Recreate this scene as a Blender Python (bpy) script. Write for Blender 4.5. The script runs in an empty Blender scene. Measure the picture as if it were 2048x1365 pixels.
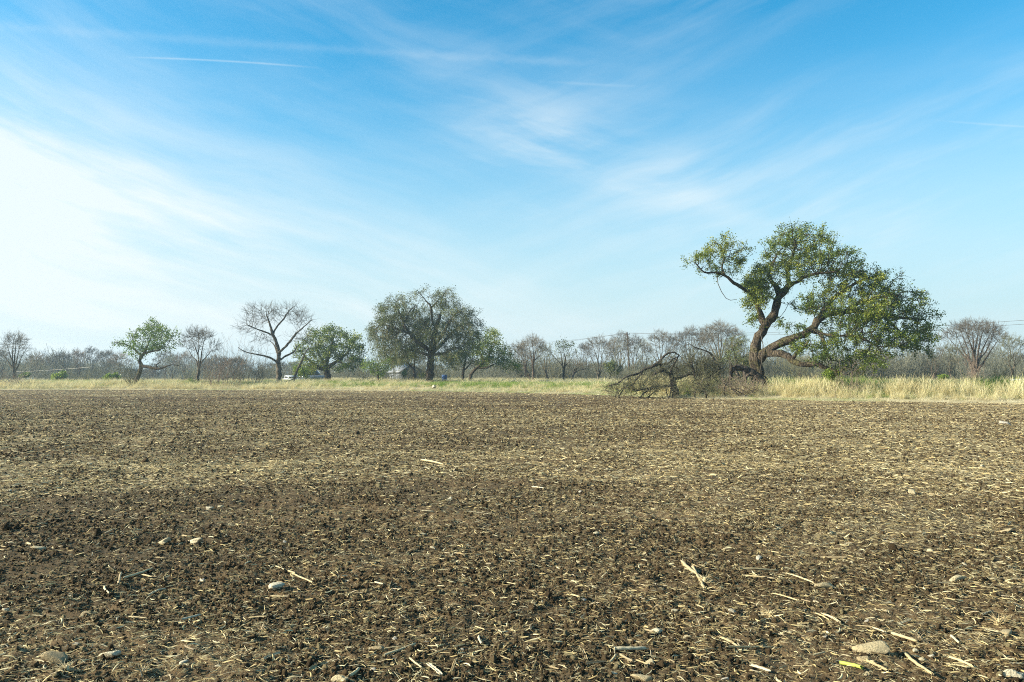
import bpy, math, random
import numpy as np
from mathutils import Vector, noise as mnoise

R = math.radians
rng = np.random.default_rng(7)
random.seed(7)
scene = bpy.context.scene
COL = scene.collection

# ------------------------------------------------------------------ camera
FPX, CX, CY, HZN, EYE = 1593.0, 1024.0, 682.5, 750.0, 1.6
PITCH = math.atan((HZN - CY) / FPX)
cam_data = bpy.data.cameras.new('camera')
cam = bpy.data.objects.new('camera', cam_data)
COL.objects.link(cam)
cam.location = (0, 0, EYE)
cam.rotation_euler = (R(90) + PITCH, 0, 0)
cam_data.sensor_width = 36.0
cam_data.lens = 36.0 * FPX / 2048.0
cam_data.clip_start = 0.05
cam_data.clip_end = 8000
scene.camera = cam

def at(px, py, Y):
    """World point seen at photo pixel (px, py) at forward distance Y."""
    x, z = (px - CX) / FPX, (CY - py) / FPX
    c, s = math.cos(PITCH), math.sin(PITCH)
    y2, z2 = c - z * s, s + z * c
    k = Y / y2
    return np.array([x * k, Y, EYE + z2 * k])

# ------------------------------------------------------------------ light
SUN_AZ = R(-96)          # from +Y, negative = to the left
SUN_EL = R(24)
scene.view_settings.view_transform = 'Standard'
scene.view_settings.look = 'None'
scene.view_settings.gamma = 1.0
scene.view_settings.use_curve_mapping = False
scene.view_settings.exposure = 1.38
scene.cycles.max_bounces = 6
scene.cycles.diffuse_bounces = 3
scene.cycles.transmission_bounces = 4
scene.cycles.transparent_max_bounces = 6
scene.cycles.volume_bounces = 0
scene.cycles.use_denoising = False
scene.cycles.filter_width = 1.05

sun_l = bpy.data.lights.new('sun', 'SUN')
sun_l.energy = 5.0
sun_l.angle = R(0.6)
sun_l.color = (1.0, 0.915, 0.75)
sun = bpy.data.objects.new('sun', sun_l)
COL.objects.link(sun)
sdir = Vector((math.sin(SUN_AZ) * math.cos(SUN_EL), math.cos(SUN_AZ) * math.cos(SUN_EL), math.sin(SUN_EL)))
sun.rotation_euler = sdir.to_track_quat('Z', 'Y').to_euler()
sun.location = (-40, 10, 30)

# ------------------------------------------------------------------ node helper
class E:
    """A float socket with arithmetic that adds Math nodes."""
    nt = None
    def __init__(s, sock): s.k = sock
    @staticmethod
    def op(o, *a, clamp=False):
        n = E.nt.nodes.new('ShaderNodeMath'); n.operation = o; n.use_clamp = clamp
        for i, v in enumerate(a):
            if isinstance(v, E): E.nt.links.new(v.k, n.inputs[i])
            else: n.inputs[i].default_value = v
        return E(n.outputs[0])
    def __add__(s, o): return E.op('ADD', s, o)
    __radd__ = __add__
    def __sub__(s, o): return E.op('SUBTRACT', s, o)
    def __rsub__(s, o): return E.op('SUBTRACT', o, s)
    def __mul__(s, o): return E.op('MULTIPLY', s, o)
    __rmul__ = __mul__
    def __truediv__(s, o): return E.op('DIVIDE', s, o)
    def exp(s): return E.op('EXPONENT', s)
    def abs(s): return E.op('ABSOLUTE', s)
    def clamp(s): return E.op('ADD', s, 0.0, clamp=True)
    def pw(s, p): return E.op('POWER', s, p)

def sstep(e, a, b):
    n = E.nt.nodes.new('ShaderNodeMapRange'); n.interpolation_type = 'SMOOTHSTEP'
    n.inputs[1].default_value = a; n.inputs[2].default_value = b
    E.nt.links.new(e.k, n.inputs[0])
    return E(n.outputs[0])

def vec(x, y, z):
    n = E.nt.nodes.new('ShaderNodeCombineXYZ')
    for i, v in enumerate((x, y, z)):
        if isinstance(v, E): E.nt.links.new(v.k, n.inputs[i])
        else: n.inputs[i].default_value = v
    return n.outputs[0]

def noi(v, scale, detail=4, rough=0.55, dist=0.0):
    n = E.nt.nodes.new('ShaderNodeTexNoise')
    if v is not None: E.nt.links.new(v, n.inputs['Vector'])
    n.inputs['Scale'].default_value = scale; n.inputs['Detail'].default_value = detail
    n.inputs['Roughness'].default_value = rough; n.inputs['Distortion'].default_value = dist
    return E(n.outputs[0])

def mixc(fac, a, b, mode='MIX'):
    n = E.nt.nodes.new('ShaderNodeMix'); n.data_type = 'RGBA'; n.blend_type = mode
    for sock, v in ((n.inputs[0], fac), (n.inputs[6], a), (n.inputs[7], b)):
        if isinstance(v, E): E.nt.links.new(v.k, sock)
        elif isinstance(v, bpy.types.NodeSocket): E.nt.links.new(v, sock)
        elif isinstance(v, (tuple, list)): sock.default_value = (*v, 1.0)
        else: sock.default_value = v
    return n.outputs[2]

# ------------------------------------------------------------------ world: sky with cirrus
world = bpy.data.worlds.new('World')
scene.world = world
world.use_nodes = True
nt = world.node_tree
nt.nodes.clear()
E.nt = nt
SKY = 0.060
sky = nt.nodes.new('ShaderNodeTexSky')
sky.sky_type = 'NISHITA'
sky.sun_disc = False
sky.sun_elevation = SUN_EL
sky.sun_rotation = SUN_AZ
sky.altitude = 150
sky.air_density = 1.0
sky.dust_density = 0.6
sky.ozone_density = 2.2
tc = nt.nodes.new('ShaderNodeTexCoord')
sep = nt.nodes.new('ShaderNodeSeparateXYZ')
nt.links.new(tc.outputs['Generated'], sep.inputs[0])
X, Y_, Z = (E(sep.outputs[i]) for i in range(3))
az = E.op('ARCTAN2', X, Y_)
tl = Z / E.op('SQRT', X * X + Y_ * Y_)

def px2(px, py):
    a = math.atan((px - CX) / FPX)
    return a, (HZN - py) / FPX * math.cos(a)

def rot(u, v, deg):
    c, s = math.cos(R(deg)), math.sin(R(deg))
    return u * c + v * s, v * c - u * s

warp = noi(vec(az, tl, 1.7), 2.6, 3, 0.5)
wu = az + (warp - 0.5) * 0.14
wv = tl + (noi(vec(az, tl, 5.3), 2.2, 3, 0.5) - 0.5) * 0.12
# family falling to the right (left half of the view), family rising to the right (right half)
a1, b1 = rot(wu, wv, -20)
st1 = noi(vec(a1 * 1.2, b1 * 8.5, 0.3), 2.1, 5, 0.58)
a2, b2 = rot(wu, wv, 19)
st2 = noi(vec(a2 * 1.3, b2 * 8.0, 4.1), 2.2, 5, 0.58)
a3, b3 = rot(wu, wv, -4)
st3 = noi(vec(a3 * 1.3, b3 * 5.0, 9.1), 2.6, 5, 0.58)
big = noi(vec(wu, wv * 1.8, 7.7), 3.2, 4, 0.5)
s_line = tl - (0.085 - 0.34 * az) + (big - 0.5) * 0.07       # <0 under the long bank
bank = sstep(0.0 - s_line, -0.12, 0.10) * sstep(0.32 - az, -0.15, 0.80) * (0.62 + 0.38 * sstep(s_line, -0.26, -0.02))
bank = bank * (0.66 + 1.9 * (st1 - 0.5) + 0.9 * (st3 - 0.5))
core = ((s_line + 0.055) / 0.06); core = ((core * core) * -1.0).exp() * sstep(0.0 - az, 0.02, 0.5)
left = sstep(0.0 - az, 0.30, 0.62) * sstep(0.50 - tl, 0.0, 0.35) * (0.24 + 0.9 * (big - 0.35) + 0.5 * (st1 - 0.5))
wisp1 = sstep(st1, 0.37, 0.76) * sstep(0.25 - az, -0.1, 0.4) * 0.30
wisp2 = sstep(st2, 0.36, 0.78) * sstep(az, -0.35, 0.25) * 0.22
wisp3 = sstep(st3, 0.35, 0.85) * 0.14 + sstep(big, 0.35, 0.7) * 0.10
def blob(px, py, rx, ry, deg, amp):
    a0, t0 = px2(px, py)
    u, v = rot(az - a0, tl - t0, deg)
    u = u / (rx / FPX); v = v / (ry / FPX)
    return ((u * u + v * v) * -1.0).exp() * amp
patch = blob(1110, 300, 180, 90, -15, 0.46) * (0.25 + 1.5 * sstep(st3 + (st1 - 0.5) * 0.6, 0.36, 0.72)) * 0.8
patch = patch + blob(1350, 365, 120, 60, -10, 0.26) * (0.4 + sstep(st2, 0.38, 0.7))
patch = patch + blob(1450, 420, 90, 26, -22, 0.25)
patch = patch + blob(1800, 420, 420, 130, 10, 0.30) * (0.3 + sstep(st2, 0.35, 0.75))
clear = blob(1840, 20, 420, 110, 8, 1.1) + blob(1020, 20, 330, 80, 0, 0.45) + blob(760, 260, 170, 45, -10, 0.5) + blob(900, 380, 150, 36, 10, 0.5)
low = (tl * -1.0 / 0.17).exp() * 0.12
def contrail(pts, width, amp, rag):
    P = np.array([px2(*p) for p in pts])
    deg = 2 if len(pts) > 2 else 1
    cf = np.polyfit(P[:, 0], P[:, 1], deg)
    line = cf[0]
    for c_ in cf[1:]: line = az * float(line) + float(c_) if not isinstance(line, E) else az * line + float(c_)
    d = (tl - line)
    if rag:
        rg = noi(vec(az * 60.0, tl * 60.0, 2.2), 1.6, 3, 0.6)
        d = d + (rg - 0.5) * (width * 1.6 / FPX)
    d = d / (width / FPX)
    a0, a1_ = P[0, 0], P[-1, 0]
    m = sstep(az, a0 - 0.01, a0 + 0.05) * sstep(0.0 - az, -a1_ - 0.01, -a1_ + 0.07)
    return ((d * d) * -1.0).exp() * m * amp
trails = contrail([(-200, 25), (0, 42), (220, 62), (700, 88), (1240, 122)], 8.5, 0.085, True) * (0.5 + noi(vec(az * 40.0, tl * 40.0, 0.0), 1.2, 3))
trails = trails + contrail([(240, 105), (440, 113), (640, 128)], 1.8, 0.24, False)
trails = trails + contrail([(1080, 154), (1310, 166)], 3.0, 0.09, False)
trails = trails + contrail([(1880, 235), (2200, 256)], 1.8, 0.14, False)
base_cov = bank * 0.84 + core * (0.25 + 0.6 * sstep(st1, 0.35, 0.65)) * 0.5 + left * 0.8 + wisp1 * 0.62 + wisp2 * 1.15 + wisp3 * 0.8 + patch * 0.85 + low
base_cov = (base_cov - 0.04).clamp() * (1.0 - clear.clamp() * 0.97)
cov = (base_cov + trails).clamp()
up = sstep(tl, -0.01, 0.02)
cov = cov * up
skyc = mixc(1.0, sky.outputs[0], (0.13, 1.25, 1.48), 'MULTIPLY')
CW = 6.4
cloudc = (CW * 0.91, CW * 1.0, CW * 1.02)
tv = tl / 0.25
lowf = ((tv * tv) * -1.0).exp() * 0.97
skyv = mixc(lowf.clamp(), skyc, (CW * 0.66, CW * 0.83, CW * 0.87))
col = mixc(cov * 0.93, skyv, cloudc)
bg = nt.nodes.new('ShaderNodeBackground')
bg.inputs[1].default_value = SKY
nt.links.new(col, bg.inputs[0])
outw = nt.nodes.new('ShaderNodeOutputWorld')
nt.links.new(bg.outputs[0], outw.inputs[0])

# ------------------------------------------------------------------ object helpers
def tag(o, label=None, cat=None, group=None, kind=None):
    if label: o['label'] = label
    if cat: o['category'] = cat
    if group: o['group'] = group
    if kind: o['kind'] = kind
    return o

def empty(name, loc, label, cat, group=None, rz=0.0):
    o = bpy.data.objects.new(name, None)
    COL.objects.link(o)
    o.empty_display_size = 0.3
    o.location = tuple(float(v) for v in loc)
    o.rotation_euler = (0, 0, rz)
    return tag(o, label, cat, group)

def mesh_from(name, V, F, mat, smooth=False, attrs=None):
    """V (n,3) array; F (m,3 or 4) int array or list of such arrays."""
    me = bpy.data.meshes.new(name)
    V = np.ascontiguousarray(V, dtype=np.float32)
    Fs = [f for f in (F if isinstance(F, list) else [F]) if len(f)]
    me.vertices.add(len(V)); me.vertices.foreach_set('co', V.ravel())
    nl = sum(f.size for f in Fs); npoly = sum(len(f) for f in Fs)
    me.loops.add(nl); me.polygons.add(npoly)
    me.loops.foreach_set('vertex_index', np.concatenate([np.asarray(f, np.int32).ravel() for f in Fs]))
    tot = np.concatenate([np.full(len(f), f.shape[1], np.int32) for f in Fs])
    start = np.concatenate([[0], np.cumsum(tot)[:-1]]).astype(np.int32)
    me.polygons.foreach_set('loop_start', start)
    try: me.polygons.foreach_set('loop_total', tot)
    except Exception: pass
    if smooth: me.polygons.foreach_set('use_smooth', np.ones(npoly, bool))
    if attrs:
        for k, a in attrs.items():
            at_ = me.attributes.new(k, 'FLOAT', 'POINT')
            at_.data.foreach_set('value', np.ascontiguousarray(a, np.float32))
    me.update(calc_edges=True)
    if mat: me.materials.append(mat)
    return me

def link(name, me, parent=None, loc=None):
    o = bpy.data.objects.new(name, me)
    COL.objects.link(o)
    if parent: o.parent = parent
    if loc is not None: o.location = tuple(float(v) for v in loc)
    return o

class MB:
    """Collects simple solids into one mesh."""
    def __init__(s): s.v = []; s.q = []; s.t = []; s.n = 0
    def add(s, V, Q=(), T=()):
        s.v.append(np.asarray(V, float)); n0 = s.n
        for f in Q: s.q.append([i + n0 for i in f])
        for f in T: s.t.append([i + n0 for i in f])
        s.n += len(V)
    def box(s, x0, y0, z0, x1, y1, z1):
        V = [(x, y, z) for z in (z0, z1) for y in (y0, y1) for x in (x0, x1)]
        s.add(V, [(0, 2, 3, 1), (4, 5, 7, 6), (0, 1, 5, 4), (2, 6, 7, 3), (0, 4, 6, 2), (1, 3, 7, 5)])
    def prism(s, prof, y0, y1, axis='y'):
        """closed profile [(x,z)] extruded along y with fan caps"""
        n = len(prof)
        V = [(x, y0, z) for x, z in prof] + [(x, y1, z) for x, z in prof]
        cx_ = sum(p[0] for p in prof) / n; cz = sum(p[1] for p in prof) / n
        V += [(cx_, y0, cz), (cx_, y1, cz)]
        Q = [(i, (i + 1) % n, (i + 1) % n + n, i + n) for i in range(n)]
        T = [(2 * n, (i + 1) % n, i) for i in range(n)] + [(2 * n + 1, i + n, (i + 1) % n + n) for i in range(n)]
        s.add(V, Q, T)
    def tube(s, P, rad, k=8, cap=True):
        P = np.asarray(P, float); rad = np.broadcast_to(rad, len(P))
        d = np.gradient(P, axis=0); d /= np.linalg.norm(d, axis=1)[:, None] + 1e-9
        ref = np.array([0.13, 0.31, 0.94]) if abs(d[0][2]) < 0.8 else np.array([0.9, 0.3, 0.1])
        V = []
        for p, t, r in zip(P, d, rad):
            u = np.cross(t, ref); u /= np.linalg.norm(u); w = np.cross(t, u)
            for i in range(k):
                a = 2 * math.pi * i / k
                V.append(p + r * (math.cos(a) * u + math.sin(a) * w))
        n = len(P)
        Q = [(j * k + i, j * k + (i + 1) % k, (j + 1) * k + (i + 1) % k, (j + 1) * k + i) for j in range(n - 1) for i in range(k)]
        T = []
        if cap:
            V += [P[0], P[-1]]
            T = [(n * k, (i + 1) % k, i) for i in range(k)] + [(n * k + 1, (n - 1) * k + i, (n - 1) * k + (i + 1) % k) for i in range(k)]
        s.add(V, Q, T)
    def mesh(s, name, mat, smooth=False):
        F = []
        if s.q: F.append(np.array(s.q, np.int32))
        if s.t: F.append(np.array(s.t, np.int32))
        return mesh_from(name, np.concatenate(s.v), F, mat, smooth)

# ------------------------------------------------------------------ numpy noise
_perm = rng.permutation(4096).astype(np.int64)
_val = rng.random(4096)
def vnoise(x, y):
    xi = np.floor(x).astype(np.int64); yi = np.floor(y).astype(np.int64)
    fx = x - xi; fy = y - yi
    fx = fx * fx * (3 - 2 * fx); fy = fy * fy * (3 - 2 * fy)
    def h(a, b): return _val[(_perm[(a & 4095)] + b) & 4095]
    return (h(xi, yi) * (1 - fx) + h(xi + 1, yi) * fx) * (1 - fy) + (h(xi, yi + 1) * (1 - fx) + h(xi + 1, yi + 1) * fx) * fy
def fbm(x, y, o=3, g=0.5):
    s = 0; a = 1; t = 0
    for i in range(o):
        s = s + a * (vnoise(x * 2 ** i + 17.3 * i, y * 2 ** i + 9.1 * i) - 0.5); t += a; a *= g
    return s / t

EX = np.array([-400, -110, -54, -30, -7.9, 0, 5.9, 12.3, 19.6, 28, 60, 120, 400])
EY = np.array([90, 87, 85, 83, 77, 71, 64, 52.5, 48, 44.3, 38, 34, 30])
def edge(x, y=None):
    return np.interp(x, EX, EY) + 1.6 * (fbm(np.asarray(x) * 0.18, np.asarray(x) * 0.0 + 3.3, 3)) + 0.9 * fbm(np.asarray(x) * 1.3, np.asarray(x) * 0.0 + 8.3, 3)
def outside(x, y):
    """metres beyond the edge of the tilled field (negative inside)."""
    return np.maximum(np.maximum(y - edge(x), np.abs(x) - 130), -y - 100)
def sm(v, a, b):
    t = np.clip((v - a) / (b - a), 0, 1); return t * t * (3 - 2 * t)
def soil_h(x, y):
    r = np.hypot(x, y)
    h = 0.05 * fbm(x * 0.55, y * 0.8, 2) + 0.045 * fbm(x * 2.2, y * 2.6, 3)
    c = fbm(x * 8.5 + 31, y * 8.5, 3, 0.6)
    h = h + 0.055 * c + 0.018 * np.abs(fbm(x * 26, y * 26 + 5, 2, 0.6))
    o = outside(x, y)
    return h - 0.8 * sm(o, 0.3, 5.0)
def land_h(x, y):
    o = outside(x, y)
    h = -0.45 + 0.52 * sm(o, -2.0, 1.2) + 0.42 * sm(o, 1.5, 8.0)
    h = h - 0.95 * sm(-x, 30, 62) * sm(y, 104, 135)
    return h + 0.10 * fbm(x * 0.12, y * 0.12, 3) * sm(o, 0, 4)

# ------------------------------------------------------------------ materials
def new_mat(name):
    m = bpy.data.materials.new(name); m.use_nodes = True
    m.node_tree.nodes.clear()
    E.nt = m.node_tree
    return m, m.node_tree

def finish(nt_, col, rough=0.9, spec=0.15, bump=None, bump_s=0.4, bump_d=0.02, transl=0.0, metallic=0.0, coat=0.0):
    p = nt_.nodes.new('ShaderNodeBsdfPrincipled')
    if isinstance(col, (tuple, list)): p.inputs['Base Color'].default_value = (*col, 1)
    else: nt_.links.new(col, p.inputs['Base Color'])
    if isinstance(rough, E): nt_.links.new(rough.k, p.inputs['Roughness'])
    else: p.inputs['Roughness'].default_value = rough
    p.inputs['Specular IOR Level'].default_value = spec
    p.inputs['Metallic'].default_value = metallic
    p.inputs['Coat Weight'].default_value = coat
    if bump is not None:
        b = nt_.nodes.new('ShaderNodeBump'); b.inputs['Strength'].default_value = bump_s
        b.inputs['Distance'].default_value = bump_d
        nt_.links.new(bump.k, b.inputs['Height']); nt_.links.new(b.outputs[0], p.inputs['Normal'])
    sh = p.outputs[0]
    if transl > 0:
        t = nt_.nodes.new('ShaderNodeBsdfTranslucent')
        if isinstance(col, (tuple, list)): t.inputs[0].default_value = (*col, 1)
        else: nt_.links.new(col, t.inputs[0])
        mx = nt_.nodes.new('ShaderNodeMixShader'); mx.inputs[0].default_value = transl
        nt_.links.new(sh, mx.inputs[1]); nt_.links.new(t.outputs[0], mx.inputs[2]); sh = mx.outputs[0]
    o = nt_.nodes.new('ShaderNodeOutputMaterial'); nt_.links.new(sh, o.inputs[0])

def objcoord():
    return E.nt.nodes.new('ShaderNodeTexCoord').outputs['Object']
def geopos():
    return E.nt.nodes.new('ShaderNodeNewGeometry').outputs['Position']
def attr(name):
    n = E.nt.nodes.new('ShaderNodeAttribute'); n.attribute_name = name; return E(n.outputs['Fac'])
def orand():
    return E(E.nt.nodes.new('ShaderNodeObjectInfo').outputs['Random'])
def scalev(v, s):
    n = E.nt.nodes.new('ShaderNodeVectorMath'); n.operation = 'MULTIPLY'
    E.nt.links.new(v, n.inputs[0]); n.inputs[1].default_value = s; return n.outputs[0]
def ramp(e, stops):
    n = E.nt.nodes.new('ShaderNodeValToRGB')
    cr = n.color_ramp
    while len(cr.elements) < len(stops): cr.elements.new(0.5)
    for el, (p, c) in zip(cr.elements, stops): el.position = p; el.color = (*c, 1)
    E.nt.links.new(e.k, n.inputs[0]); return n.outputs[0]

def mat_soil():
    m, t = new_mat('soil')
    P = geopos()
    n1 = noi(P, 0.35, 4); n2 = noi(P, 9.0, 5, 0.6); n3 = noi(P, 70.0, 4, 0.7)
    c = mixc(n2, (0.046, 0.030, 0.015), (0.180, 0.122, 0.062))
    c = mixc(sstep(n1, 0.35, 0.7), c, (0.080, 0.060, 0.034))
    # flat chaff trodden into the surface, denser where the straw attribute says so
    fl = noi(scalev(P, (26.0, 9.0, 26.0)), 1.0, 3, 0.75)
    fl2 = noi(scalev(P, (7.0, 5.0, 7.0)), 1.0, 3, 0.7)
    cov_ = sstep(fl + (fl2 - 0.5) * 0.35 + attr('straw') * 0.26, 0.70, 0.80)
    c = mixc(cov_ * 0.8, c, mixc(n3, (0.20, 0.155, 0.075), (0.46, 0.38, 0.21)))
    finish(t, c, 0.95, 0.08, n2 * 0.6 + n3 * 0.4, 0.9, 0.03)
    return m
def mat_clod():
    m, t = new_mat('soil_crumb')
    P = objcoord(); r = orand()
    n3 = noi(P, 9.0, 3, 0.7)
    c = mixc(r, (0.050, 0.034, 0.017), (0.240, 0.166, 0.084))
    c = mixc(n3, c, (0.085, 0.062, 0.036))
    c = mixc(sstep(r, 0.80, 0.97), c, (0.34, 0.28, 0.15))
    finish(t, c, 0.95, 0.08, n3, 0.8, 0.15)
    return m
def mat_straw():
    m, t = new_mat('dry_straw')
    r = orand(); P = objcoord()
    n = noi(scalev(P, (3.0, 40.0, 40.0)), 1.0, 3)
    c = ramp(r, [(0, (0.16, 0.10, 0.045)), (0.3, (0.44, 0.34, 0.15)), (0.6, (0.64, 0.52, 0.25)), (0.85, (0.78, 0.70, 0.43)), (1.0, (0.36, 0.30, 0.21))])
    c = mixc((n - 0.25) * 0.7, c, (0.26, 0.19, 0.09))
    finish(t, c, 0.75, 0.25, None, transl=0.15)
    return m
def mat_stone():
    m, t = new_mat('field_stone')
    r = orand(); P = objcoord()
    n = noi(P, 6.0, 5, 0.65); n2 = noi(P, 2.2, 3)
    c = ramp(r, [(0, (0.26, 0.20, 0.11)), (0.35, (0.44, 0.37, 0.22)), (0.7, (0.50, 0.45, 0.32)), (1, (0.36, 0.33, 0.28))])
    c = mixc(sstep(n, 0.40, 0.85) * 0.6, c, (0.30, 0.235, 0.13))
    c = mixc(sstep(n2, 0.55, 0.75) * 0.5, c, (0.14, 0.10, 0.06))
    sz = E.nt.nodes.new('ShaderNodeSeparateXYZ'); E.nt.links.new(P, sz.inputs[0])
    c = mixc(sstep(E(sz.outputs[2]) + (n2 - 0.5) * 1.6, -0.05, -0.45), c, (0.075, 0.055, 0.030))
    finish(t, c, 0.9, 0.15, n, 0.45, 0.10)
    return m
def mat_plain(name, c, rough=0.8, spec=0.2, var=0.3, scale=6.0, **kw):
    m, t = new_mat(name)
    n = noi(objcoord(), scale, 4, 0.6)
    cc = mixc(n, tuple(v * (1 - var) for v in c), tuple(min(1, v * (1 + var)) for v in c))
    finish(t, cc, rough, spec, **kw)
    return m
def mat_bark(name, ca, cb, moss=None, sc=1.0):
    m, t = new_mat(name)
    P = geopos()
    n = noi(scalev(P, (9 * sc, 9 * sc, 3.0 * sc)), 1.0, 5, 0.7)
    n2 = noi(P, 1.3 * sc, 3)
    c = mixc(sstep(n, 0.35, 0.68), ca, cb)
    if moss: c = mixc(sstep(n2, 0.48, 0.68) * 0.75, c, moss)
    fine = noi(scalev(P, (26 * sc, 26 * sc, 7.0 * sc)), 1.0, 4, .7)
    c = mixc(sstep(fine, .52, .40), c, tuple(v * .45 for v in ca))
    finish(t, c, 0.95, 0.1, n * .6 + fine * .4, 1.0, 0.20 / sc)
    return m
def mat_leaf(name, stops, transl=0.42, rough=0.45):
    m, t = new_mat(name)
    c = ramp(attr('tint'), stops)
    finish(t, c, rough, 0.35, transl=transl)
    return m
def mat_tint(name, stops, transl=0.15, rough=0.8):
    m, t = new_mat(name)
    r = orand() * 0.5 + attr('tint') * 0.5
    c = ramp(r, stops)
    finish(t, c, rough, 0.2, transl=transl)
    return m

M = {}
M['soil'] = mat_soil(); M['crumb'] = mat_clod(); M['straw'] = mat_straw(); M['stone'] = mat_stone()
M['oak_bark'] = mat_bark('live_oak_bark', (0.024, 0.018, 0.013), (0.175, 0.140, 0.095), (0.12, 0.11, 0.048))
M['dead_bark'] = mat_bark('weathered_dead_bark', (0.034, 0.028, 0.024), (0.18, 0.152, 0.115))
M['grey_bark'] = mat_bark('grey_bare_bark', (0.055, 0.045, 0.034), (0.25, 0.21, 0.145), None, 0.8)
M['brown_bark'] = mat_bark('brown_bare_bark', (0.060, 0.046, 0.036), (0.20, 0.155, 0.115), None, 0.8)
M['twig'] = mat_tint('grey_twigs', [(0, (0.055, 0.047, 0.036)), (0.5, (0.105, 0.090, 0.065)), (1, (0.19, 0.165, 0.115))], 0.0)
M['twig_olive'] = mat_tint('lichen_twigs', [(0, (0.055, 0.055, 0.028)), (0.5, (0.12, 0.118, 0.058)), (1, (0.24, 0.225, 0.12))], 0.1)
M['twig_red'] = mat_tint('reddish_twigs', [(0, (0.13, 0.092, 0.066)), (0.5, (0.20, 0.150, 0.110)), (1, (0.29, 0.23, 0.17))], 0.0)
M['far_twig'] = mat_tint('far_grey_twigs', [(0, (0.065, 0.070, 0.052)), (0.5, (0.13, 0.132, 0.094)), (1, (0.21, 0.205, 0.14))], 0.0)
M['oak_leaf'] = mat_leaf('live_oak_leaves', [(0, (0.026, 0.052, 0.011)), (0.35, (0.080, 0.125, 0.018)), (0.65, (0.170, 0.215, 0.028)), (1, (0.36, 0.37, 0.055))])
M['green_leaf'] = mat_leaf('bright_green_leaves', [(0, (0.045, 0.090, 0.014)), (0.5, (0.115, 0.185, 0.025)), (1, (0.22, 0.29, 0.040))])
M['olive_leaf'] = mat_leaf('olive_drab_leaves', [(0, (0.035, 0.052, 0.016)), (0.5, (0.098, 0.125, 0.032)), (1, (0.20, 0.22, 0.06))], 0.25, 0.7)
M['shrub_leaf'] = mat_leaf('yellow_green_leaves', [(0, (0.070, 0.115, 0.015)), (0.5, (0.15, 0.22, 0.025)), (1, (0.27, 0.33, 0.04))])
M['grass_dry'] = mat_tint('tall_dry_grass', [(0, (0.34, 0.27, 0.12)), (0.4, (0.58, 0.50, 0.26)), (0.8, (0.76, 0.70, 0.44)), (1, (0.50, 0.48, 0.16))], 0.35)
M['grass_pale'] = mat_tint('flattened_pale_straw', [(0, (0.42, 0.35, 0.19)), (0.5, (0.66, 0.59, 0.38)), (1, (0.78, 0.73, 0.52))], 0.25)
M['grass_green'] = mat_tint('green_grass', [(0, (0.09, 0.17, 0.02)), (0.5, (0.17, 0.28, 0.035)), (1, (0.34, 0.38, 0.08))], 0.35)

def mat_land():
    m, t = new_mat('rough_pasture')
    P = geopos()
    n = noi(P, 0.09, 4); n2 = noi(P, 2.5, 5, 0.7)
    c = mixc(n2, (0.24, 0.19, 0.10), (0.50, 0.43, 0.25))
    g = mixc(n2, (0.09, 0.125, 0.025), (0.24, 0.26, 0.07))
    c = mixc(sstep(n, 0.45, 0.60), c, g)
    finish(t, c, 0.95, 0.1, n2, 0.6, 0.08)
    return m
M['land'] = mat_land()

# ------------------------------------------------------------------ ground
def polar(radii, angs, hfun, name, mat, kind, sfun=None):
    A, Rr = np.meshgrid(angs, radii)
    x = Rr * np.sin(A); y = Rr * np.cos(A)
    z = hfun(x, y)
    V = np.stack([x, y, z], -1).reshape(-1, 3)
    nr, na = A.shape
    i = np.arange(nr - 1)[:, None] * na + np.arange(na - 1)[None]
    F = np.stack([i, i + na, i + na + 1, i + 1], -1).reshape(-1, 4)
    at_ = {'straw': sfun(V[:, 0], V[:, 1])} if sfun else None
    # centre fan
    me = mesh_from(name, V, F.astype(np.int32), mat, True, at_)
    o = link(name, me); tag(o, kind=kind)
    return o

def straw_d(x, y):
    """how thickly the chopped straw lies, 0..1"""
    r = np.hypot(x, y)
    n = fbm(x * 0.16 + 5, y * 0.30, 3) + 0.7 * fbm(x * 0.7, y * 1.0 + 8, 2)
    s = 0.56 + 0.85 * n
    s = s + 0.22 * np.exp(-((y - 20 - 0.10 * x) / 8.0) ** 2)
    s = s + 0.30 * sm(x / np.maximum(y, 1), 0.02, 0.45) * sm(r, 3, 8)
    s = s - 0.03 * (1 - sm(r, 6, 13)) * (1 - sm(x, -1, 4))
    bandd = np.exp(-((y - 50 - 0.35 * np.minimum(x, 0) * -1 * 0.2) / 6.0) ** 2) * (1 - sm(x, 0, 14))
    bandd = bandd + 0.9 * np.exp(-((y - (32 - 0.30 * x)) / 1.7) ** 2) * sm(x, 3, 10)
    s = s - 0.30 * bandd
    e = outside(x, y)
    s = s - 0.25 * sm(e, -4.5, -0.5)
    return np.clip(s, 0.03, 1)

wide = np.concatenate([np.radians(np.arange(-180, -44, 4.0)), np.radians(np.linspace(-42, 42, 760)), np.radians(np.arange(46, 181, 4.0))])
radii = np.concatenate([[0.05, 0.5, 1.2, 2.0], np.geomspace(2.6, 108, 700), [115, 125, 135]])
field = polar(radii, wide, soil_h, 'tilled_field', M['soil'], 'structure', straw_d)
wide2 = np.concatenate([np.radians(np.arange(-180, -50, 6.0)), np.radians(np.linspace(-48, 48, 300)), np.radians(np.arange(54, 181, 6.0))])
radii2 = np.concatenate([np.geomspace(28, 160, 150), np.geomspace(170, 1600, 24)])
land = polar(radii2, wide2, land_h, 'grassland', M['land'], 'structure')

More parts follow.
